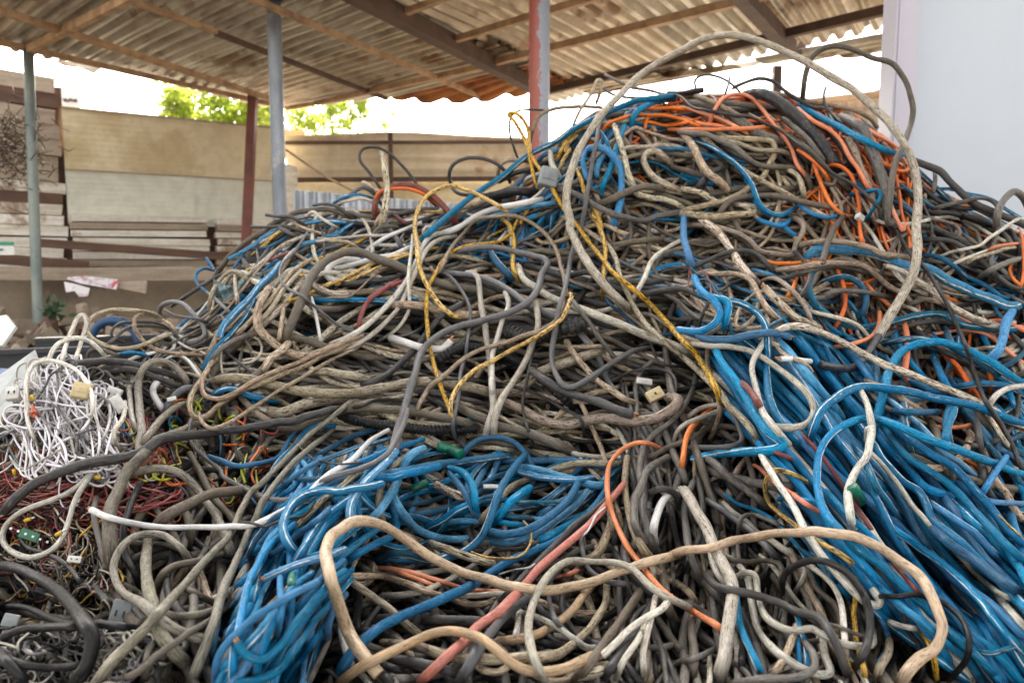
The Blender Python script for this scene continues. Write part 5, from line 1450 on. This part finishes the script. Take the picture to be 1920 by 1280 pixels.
# the 300 cables that show largest are things of their own; the rest is one mass with a dark sheet behind for gap shade
area = np.bincount(OWN[(OWN >= 0) & (bx > 0) & (bx < 1920) & (by > 0) & (by < 1280)], minlength=len(LAID))
order = [i for i in np.argsort(-area) if not LAID[i][6] and LAID[i][7] >= 5.5]
KEEP = set(order[:298])
print('laid', len(LAID), 'smallest kept', area[order[297]], 'largest dropped', area[order[298:300]])
for i, (arr, key, flags, phrase, pts, r, rib, wpx) in enumerate(LAID):
    wire = wpx < 5.5
    if not (rib or wire or i in KEEP):
        FILL.setdefault(key, []).append(arr); continue
    o = mesh_obj('conduit' if rib else 'core_wire' if wire else 'cable', [(*arr, 0)], [CM[key]], origin=pts[len(pts) // 2])
    lab = phrase if rib or wire else f'{ADJ[key]} cable, {phrase}'
    tag(o, lab, 'conduit' if rib else 'wire' if wire else 'cable', None if rib or wire else 'cables of the scrap heap')
    LABELS[lab] = LABELS.get(lab, 0) + 1
    if not rib:
        if 's' in flags: end_core(o, pts[0], pts[0] - pts[3], r, M_COPPER)
        if 'e' in flags: end_core(o, pts[-1], pts[-1] - pts[-4], r, M_COPPER)
parts, mats = [], []
for k, lst in FILL.items():
    mats.append(CM[k])
    parts += [(*a, len(mats) - 1) for a in lst]
M_GAPSHADE = plain_mat('gap_shade_backing', (.045, .04, .036), (.02, .018, .017), 30, .9)  # dark sheet behind the cables, its colour stands in for shade in the gaps
mats.append(M_GAPSHADE)
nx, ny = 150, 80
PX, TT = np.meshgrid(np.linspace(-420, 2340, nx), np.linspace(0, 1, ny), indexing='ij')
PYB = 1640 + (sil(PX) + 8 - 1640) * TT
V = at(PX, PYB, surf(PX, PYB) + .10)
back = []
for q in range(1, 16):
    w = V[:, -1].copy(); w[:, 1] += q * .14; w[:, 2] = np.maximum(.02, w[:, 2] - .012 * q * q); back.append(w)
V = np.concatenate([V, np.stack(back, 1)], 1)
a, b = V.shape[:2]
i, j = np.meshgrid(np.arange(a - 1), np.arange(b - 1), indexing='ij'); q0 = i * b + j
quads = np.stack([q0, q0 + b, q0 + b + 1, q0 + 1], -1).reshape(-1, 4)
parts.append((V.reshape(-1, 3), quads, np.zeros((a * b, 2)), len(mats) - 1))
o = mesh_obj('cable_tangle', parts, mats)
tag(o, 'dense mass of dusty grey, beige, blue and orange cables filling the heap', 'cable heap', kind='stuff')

# ---------------------------------------------------------------- small things lying in the heap
M_CREAMP = plain_mat('yellowed_plastic', (.55, .44, .24), (.42, .33, .18), 12, .5)
M_WPL = plain_mat('white_plastic', (.66, .65, .62), (.50, .48, .44), 14, .45)
M_GPL = plain_mat('grey_plastic', (.23, .25, .255), (.17, .185, .19), 12, .5)
M_PCB = plain_mat('green_circuit_board', (.01, .13, .06), (.01, .08, .04), 20, .4)
M_GREEN = plain_mat('green_tape', (.0, .16, .085), (.0, .10, .06), 20, .4)
M_YEL = plain_mat('yellow_sleeve', (.75, .46, .02), None, 20, .45)
M_DARK = plain_mat('dark_hole', (.02, .02, .02), None, 9, .6)
M_SILV = plain_mat('silver_metal', (.55, .55, .55), (.4, .4, .4), 20, .35, .7)
def bufat(px, py, rad=4):
    ix, iy = int((px - BX0) / BS), int((py - BY0) / BS)
    k = max(1, int(rad / BS))
    return float(np.min(BUF[max(0, iy-k):iy+k+1, max(0, ix-k):ix+k+1]))
def orient(roll, tilt=0.0, yaw=0.0):
    """axes facing the viewer, rolled by degrees in the picture"""
    c, s = math.cos(math.radians(roll)), math.sin(math.radians(roll))
    x = CR * c - CU * s; z = CR * s + CU * c; y = CF
    ct, st = math.cos(math.radians(tilt)), math.sin(math.radians(tilt))
    y2 = y * ct - z * st; z2 = y * st + z * ct
    cy, sy = math.cos(math.radians(yaw)), math.sin(math.radians(yaw))
    x3 = x * cy + y2 * sy; y3 = -x * sy + y2 * cy
    return np.stack([x3, y3, z2], 1)
def plug_box(px, py, w, h, roll, mat, label, name='plug', cat='connector', tilt=25, yaw=12, depth=.6, holes=2, holemat=None):
    D = bufat(px, py, w * .35)
    s = D / FPX
    Rm = orient(roll, tilt, yaw)
    dz = min(w, h) * depth
    c = at(px, py, D - dz * s * .30)
    e = empty(name, c, label, cat)
    mb = MB(); mb.box(c, (w * s, dz * s, h * s), Rm)
    ob = mb.build('housing', mat, e)
    bv = ob.modifiers.new('bevel', 'BEVEL'); bv.width = min(w, h) * s * .10; bv.segments = 2
    mb = MB(); mb.box(c + Rm @ np.array([0, -dz * s * .5, h * s * .1]), (w * s * .7, dz * s * .12, h * s * .5), Rm)
    r_ = mb.build('raised_panel', mat, e)
    mb = MB()
    for q in range(holes):
        mb.box(c + Rm @ np.array([(q - (holes - 1) / 2) * w * s * .4, -dz * s * .56, 0]), (w * s * .12, dz * s * .1, h * s * .22), Rm)
    if holes: mb.build('socket_hole', holemat or M_DARK, e)
    return e
plug_box(153, 733, 32, 30, 6, M_CREAMP, 'yellowed square junction box in the white wire nest', 'junction_box', 'junction box', holes=0)
plug_box(212, 740, 26, 28, 20, M_WPL, 'chunky white plug right of the white wire nest', tilt=10)
plug_box(222, 757, 34, 20, 55, M_WPL, 'long pale plug body below the chunky white plug', depth=.9, holes=0)
plug_box(25, 738, 24, 26, -12, M_WPL, 'pale socket with dark holes at the left edge of the white nest', 'socket', 'socket')
plug_box(1028, 333, 34, 36, 12, M_GPL, 'grey box with a latch lying by the long yellow cable', 'cable_box', 'cable box', tilt=5, holes=1, holemat=M_GPL)
plug_box(1208, 715, 30, 12, 4, M_WPL, 'white cylinder like clip low in the centre', 'clip', 'clip', holes=0)
plug_box(1228, 740, 32, 22, -30, M_CREAMP, 'cream plug beside the thick taped J shaped cable', holes=1)
plug_box(322, 748, 16, 8, -20, M_WPL, 'small white connector with green wire in the debris', 'connector', 'connector', holes=0)
plug_box(140, 1048, 24, 12, 4, M_WPL, 'white terminal block in the dusty thin wires', 'terminal_block', 'terminal block', holes=4)
plug_box(55, 1003, 34, 18, 20, M_PCB, 'green circuit board with pale solder dots under the pear shaped loop', 'circuit_board', 'circuit board', depth=.15, holes=6, holemat=M_SILV)
plug_box(920, 912, 28, 8, -6, M_WPL, 'pale rail clip lying on the blue centre', 'rail_clip', 'clip', tilt=40, holes=3, holemat=M_WPL)
plug_box(1612, 408, 15, 12, 30, M_WPL, 'clear white cap at the right of the top coil', 'clear_plug', 'plastic piece', depth=.9, holes=0)
plug_box(225, 1150, 34, 50, 8, M_GPL, 'pale grey plastic plate under the brown ring', 'plastic_plate', 'plastic piece', depth=.12, holes=2)
plug_box(20, 1163, 28, 24, 10, M_GPL, 'round cornered grey lid at the lower left', 'plastic_disc', 'plastic piece', depth=.3, holes=0)
for pth, wd_, lab in (([(822, 836), (842, 842), (864, 851)], 18, 'green plastic sleeve under the low black conduit'), ([(774, 917), (786, 911), (800, 904)], 15, 'dark green tape band left of the blue centre'),
                      ([(547, 1076), (547, 1086), (546, 1097)], 13, 'little green tape band in the left blue fan'), ([(1598, 912), (1606, 924), (1614, 938)], 19, 'green tape band wrapped on the right blue bundle')):
    p_, r_ = drape(spline(np.array(pth, float), 2.0), wd_ / 2, dive=(False, False), sink=.35)
    a_ = tube_arrays(p_, r_, 14)
    tag(mesh_obj('tape_band', [(a_[0] + RB.normal(0, r_ * .06, a_[0].shape), a_[1], a_[2], 0)], [M_GREEN]), lab, 'tape')
for (px, py, roll, lab) in ((27, 885, 80, 'yellow sleeve on a ring terminal at the far left'), (110, 1000, -30, 'yellow sleeve on the pear shaped loop'), (52, 974, -20, 'yellow sleeve with an eyelet under the pear shaped loop'), (183, 895, 5, 'yellow sleeve beside the dark long cable at left'), (60, 746, 60, 'small yellow cap in the white wire nest')):
    D = bufat(px, py, 4); s = D / FPX; Rm = orient(roll, 0, 0); c = at(px, py, D - .003)
    e = empty('crimp_sleeve', c, lab, 'sleeve')
    mb = MB(); ax = Rm[:, 0]; mb.tube([c - ax * 6 * s, c, c + ax * 6 * s], 3.6 * s, 10); mb.build('sleeve', M_YEL, e)
    mb = MB(); mb.tube([c + ax * 6 * s, c + ax * 14 * s], 2.2 * s, 8); mb.build('barrel', M_SILV, e)
# orange rag knot in the white nest
D = bufat(66, 772, 6); c = at(66, 772, D - .005); rs = np.random.RandomState(2)
mb = MB()
for q in range(9):
    d0 = rs.normal(0, 1, 3); d0 /= np.linalg.norm(d0); mb.tube([c, c + d0 * .012 + rs.normal(0, .004, 3), c + d0 * .016 + rs.normal(0, .006, 3)], [.006, .005, .002], 6)
tag(mb.build('tape_knot', plain_mat('orange_rag', (.62, .17, .10), (.45, .12, .08), 60, .7)), 'crumpled orange red knot tied in the white wire nest', 'tape')
# glassy green plastic film on the left flank
D = float(surf(452, 575)) - .06; gx_, gy_ = np.meshgrid(np.linspace(400, 500, 30), np.linspace(525, 610, 24), indexing='ij')
rs = np.random.RandomState(4); zz_ = .02 * np.sin(gx_ / 5 + gy_ / 9) * np.sin(gy_ / 6) + .012 * np.sin(gx_ / 2.7 - gy_ / 4) + rs.normal(0, .004, gx_.shape)
mb = MB(); mb.grid(at(gx_, gy_ + 10 * np.sin((gx_ - 405) / 14), D + zz_), smooth=True)
tag(mb.build('plastic_film', plain_mat('grey_green_film', (.20, .28, .28), (.13, .19, .20), 10, .25)), 'crumpled grey green plastic film on the left flank', 'film')

# ---------------------------------------------------------------- things standing beside the heap at the left
M_BLACKP = plain_mat('black_plastic', (.022, .022, .028), (.035, .035, .04), 6, .5)
M_SHEETG = plain_mat('pale_grey_board', (.42, .44, .43), (.36, .38, .37), 3, .6)
M_BLUEP = plain_mat('blue_plastic', (.05, .14, .42), (.04, .10, .30), 6, .5)
def P3(px, py, D): return at(px, py, D)
tr_ = empty('crate', P3(80, 700, 5.2) * (1, 1, 0), 'low black plastic trough at the foot of the green grey post', 'crate')
a0 = P3(-70, 665, 5.2); a1 = P3(222, 648, 5.5)
mb = MB()
zb_ = .35; zt_ = float(a0[2])
mb.bar((a0[0], a0[1], (zb_ + zt_) / 2), (a1[0], a1[1], (zb_ + zt_) / 2), .03, zt_ - zb_)
mb.bar((a0[0], a0[1] + .8, (zb_ + zt_) / 2), (a1[0], a1[1] + .8, (zb_ + zt_) / 2), .03, zt_ - zb_)
mb.bar((a1[0], a1[1] + .02, (zb_ + zt_) / 2), (a1[0], a1[1] + .78, (zb_ + zt_) / 2), .03, zt_ - zb_ - .004)
mb.bar((a0[0], a0[1] + .4, zb_), (a1[0], a1[1] + .4, zb_), .8, .03)
mb.build('tub', M_BLACKP, tr_)
mb = MB(); mb.bar((a0[0], a0[1] - .02, zt_ + .015), (a1[0], a1[1] - .02, zt_ + .015), .07, .03); mb.bar((a0[0], a0[1] + .8, zt_ + .015), (a1[0], a1[1] + .8, zt_ + .015), .07, .03); mb.build('rim', M_BLACKP, tr_)
def slab(name, pts, mat, label, cat, th=.015):
    mb = MB(); n = len(pts); V = np.array([P3(*p) for p in pts])
    nrm = np.cross(V[1] - V[0], V[2] - V[0]); nrm /= np.linalg.norm(nrm)
    if nrm @ CF < 0: nrm = -nrm
    W = V + nrm * th
    mb.add(np.concatenate([V, W]), [tuple(range(n))[::-1], tuple(range(n, 2 * n))] + [(i, (i + 1) % n, n + (i + 1) % n, n + i) for i in range(n)])
    return tag(mb.build(name, mat), label, cat)
slab('board', [(-60, 820, 2.75), (20, 800, 2.8), (78, 690, 3.15), (66, 655, 3.25), (56, 662, 3.2), (-60, 745, 3.0)], M_SHEETG, 'pale grey board leaning behind the white wire nest', 'board')
slab('paper_board', [(-30, 650, 4.2), (4, 648, 4.2), (29, 612, 4.25), (12, 590, 4.3), (-30, 596, 4.3)], M_WHITE, 'white folded board at the left edge above the trough', 'board', .02)
mb = MB(); c = P3(-5, 722, 3.6); tt = np.linspace(0, 1, 5)
mb.tube([c + (-.25, 0, -.28), c + (-.25, 0, .02)], .30, 28); mb.tube([c + (-.25, 0, .0), c + (-.25, 0, .035)], .315, 28)
tag(mb.build('bucket', M_BLUEP), 'blue bucket at the left edge behind the pale grey board', 'bucket')
# printed card and torn paper caught under the boards
M_CARD = NT('printed_card'); tcx = M_CARD.n('ShaderNodeTexCoord').outputs['Object']
cc = M_CARD.mix(M_CARD.ramp(M_CARD.noise(tcx, 22, 3), .52, .6), (.70, .67, .68), (.55, .40, .50)); cc = M_CARD.mix(M_CARD.ramp(M_CARD.noise(tcx, 9, 2), .62, .66), cc, (.55, .10, .10))
M_CARD.l(cc, M_CARD.b.inputs['Base Color']); M_CARD = M_CARD.mat
slab('printed_card', [(126, 523, 8.3), (160, 520, 8.3), (222, 527, 8.4), (218, 543, 8.4), (150, 531, 8.3)], M_CARD, 'white printed card strip stuck under the stacked boards', 'card', .02)
slab('torn_paper', [(120, 528, 8.25), (140, 532, 8.25), (168, 540, 8.25), (164, 555, 8.2), (148, 556, 8.2), (140, 545, 8.2), (124, 548, 8.2)], M_CARD, 'torn white paper hanging under the printed card', 'paper', .01)
slab('broken_plank', [(216, 527, 8.45), (275, 526, 8.5), (272, 550, 8.5), (222, 540, 8.45)], M_WOODB, 'short broken plank end beside the printed card', 'plank', .04)
# green and white label board by the post
lb = empty('notice', P3(5, 465, 8.3), 'small white notice with a green top beside the left post', 'sign')
mb = MB(); mb.box(P3(4, 469, 8.3), (.26, .012, .10)); mb.build('panel', M_WHITE, lb)
mb = MB(); mb.box(P3(4, 457, 8.29), (.24, .014, .04)); mb.build('green_band', plain_mat('green_print', (.02, .26, .16), None, 5, .5), lb)
mb = MB()
for q in range(4): mb.box(P3(-8 + q * 4, 468, 8.28), (.013, .006, .018))
mb.build('lettering', M_INK, lb)
mb = MB(); th_ = np.linspace(0, math.pi, 24); c = P3(215, 640, 5.6)
mb.tube(np.stack([c[0] - .17 * np.cos(th_), c[1] + 0 * th_, c[2] - .02 + .17 * np.sin(th_)], 1), .03, 12)
tag(mb.build('blue_hose', plain_mat('deep_blue_hose', (.015, .07, .17), None, 5, .5)), 'deep blue hose hooped behind the left cable loops', 'hose')
# dry brush hung on the left post
rs = np.random.RandomState(8); mb = MB(); c = P3(22, 275, 8.4)
for q in range(260):
    p = c + rs.normal(0, 1, 3) * (.17, .10, .20); d0 = rs.normal(0, 1, 3); d0 /= np.linalg.norm(d0); l_ = rs.uniform(.08, .26)
    mb.tube([p, p + d0 * l_ * .5 + rs.normal(0, .02, 3), p + d0 * l_], [.006, .005, .003], 4)
tag(mb.build('dry_brush', plain_mat('dry_twigs', (.10, .065, .045), (.06, .04, .03), 8, .9)), 'dark dry brushwood caught against the board fence at the left post', 'brushwood')
rs = np.random.RandomState(9); mb = MB(); c = P3(98, 585, 7.4)
for q in range(60):
    d0 = rs.normal(0, 1, 3); d0[2] = abs(d0[2]); d0 /= np.linalg.norm(d0); p = c + rs.normal(0, .05, 3); e = np.cross(d0, rs.normal(0, 1, 3)); e /= np.linalg.norm(e); l_ = .10
    mb.add([p, p + d0 * l_ * .5 + e * .02, p + d0 * l_, p + d0 * l_ * .5 - e * .02], [(0, 1, 2, 3)])
tag(mb.build('weed', plain_mat('dark_weed', (.03, .07, .03), (.05, .10, .04), 6, .6)), 'small dark green weed by the low earth wall', 'weed')
# rubble and scrap on the ground at the wall foot
rs = np.random.RandomState(12); mb = MB()
for q in range(240):
    px, py = rs.uniform(-80, 330), rs.uniform(575, 680); D = 5.9 + (690 - py) * .022
    c = P3(px, py, D); c[2] = max(.03, c[2] * rs.uniform(.25, .95)) if c[2] > .05 else .05
    sz = rs.uniform(.04, .20); Rm = orient(rs.uniform(0, 180), rs.uniform(0, 60), rs.uniform(0, 90))
    mb.cur = rs.randint(3); mb.box(c, (sz * 1.6, sz * .8, sz * rs.uniform(.2, .7)), Rm, jit=sz * .12)
o = mb.build('rubble', [M_BASE, M_WOODB, M_DKWOOD]); tag(o, 'loose rubble and broken boards at the foot of the low wall', 'rubble', kind='stuff')
mb = MB(); gxr, gyr = np.meshgrid(np.linspace(-7, 0, 40), np.linspace(6.0, 11, 30), indexing='ij')
hz = .62 * np.exp(-((gyr - 8.6) / 1.1) ** 2) * (1 / (1 + np.exp((gxr + 1.6) * 2))) + RB.normal(0, .02, gxr.shape)
mb.grid(np.stack([gxr, gyr, hz], -1), smooth=True); tag(mb.build('dirt_bank', M_BASE), kind='structure')

_in = BUF < 50
print('build-up', np.percentile((surf(bx, by) - BUF)[_in & (by > sil(bx) + 5) & (by < 1280) & (bx > 0) & (bx < 1920)], [5, 25, 50, 75, 95, 100]))
dup_ = [k for k, v in LABELS.items() if v > 1]
if dup_: print('DUPLICATE LABELS', dup_)
for k in LABELS:
    n_ = len(k.replace(',', '').split())
    if n_ > 16 or n_ < 4: print('LABEL LENGTH', n_, k)
print('cables', sum(1 for o in bpy.data.objects if o.get('category') == 'cable'), 'objects', len(bpy.data.objects))
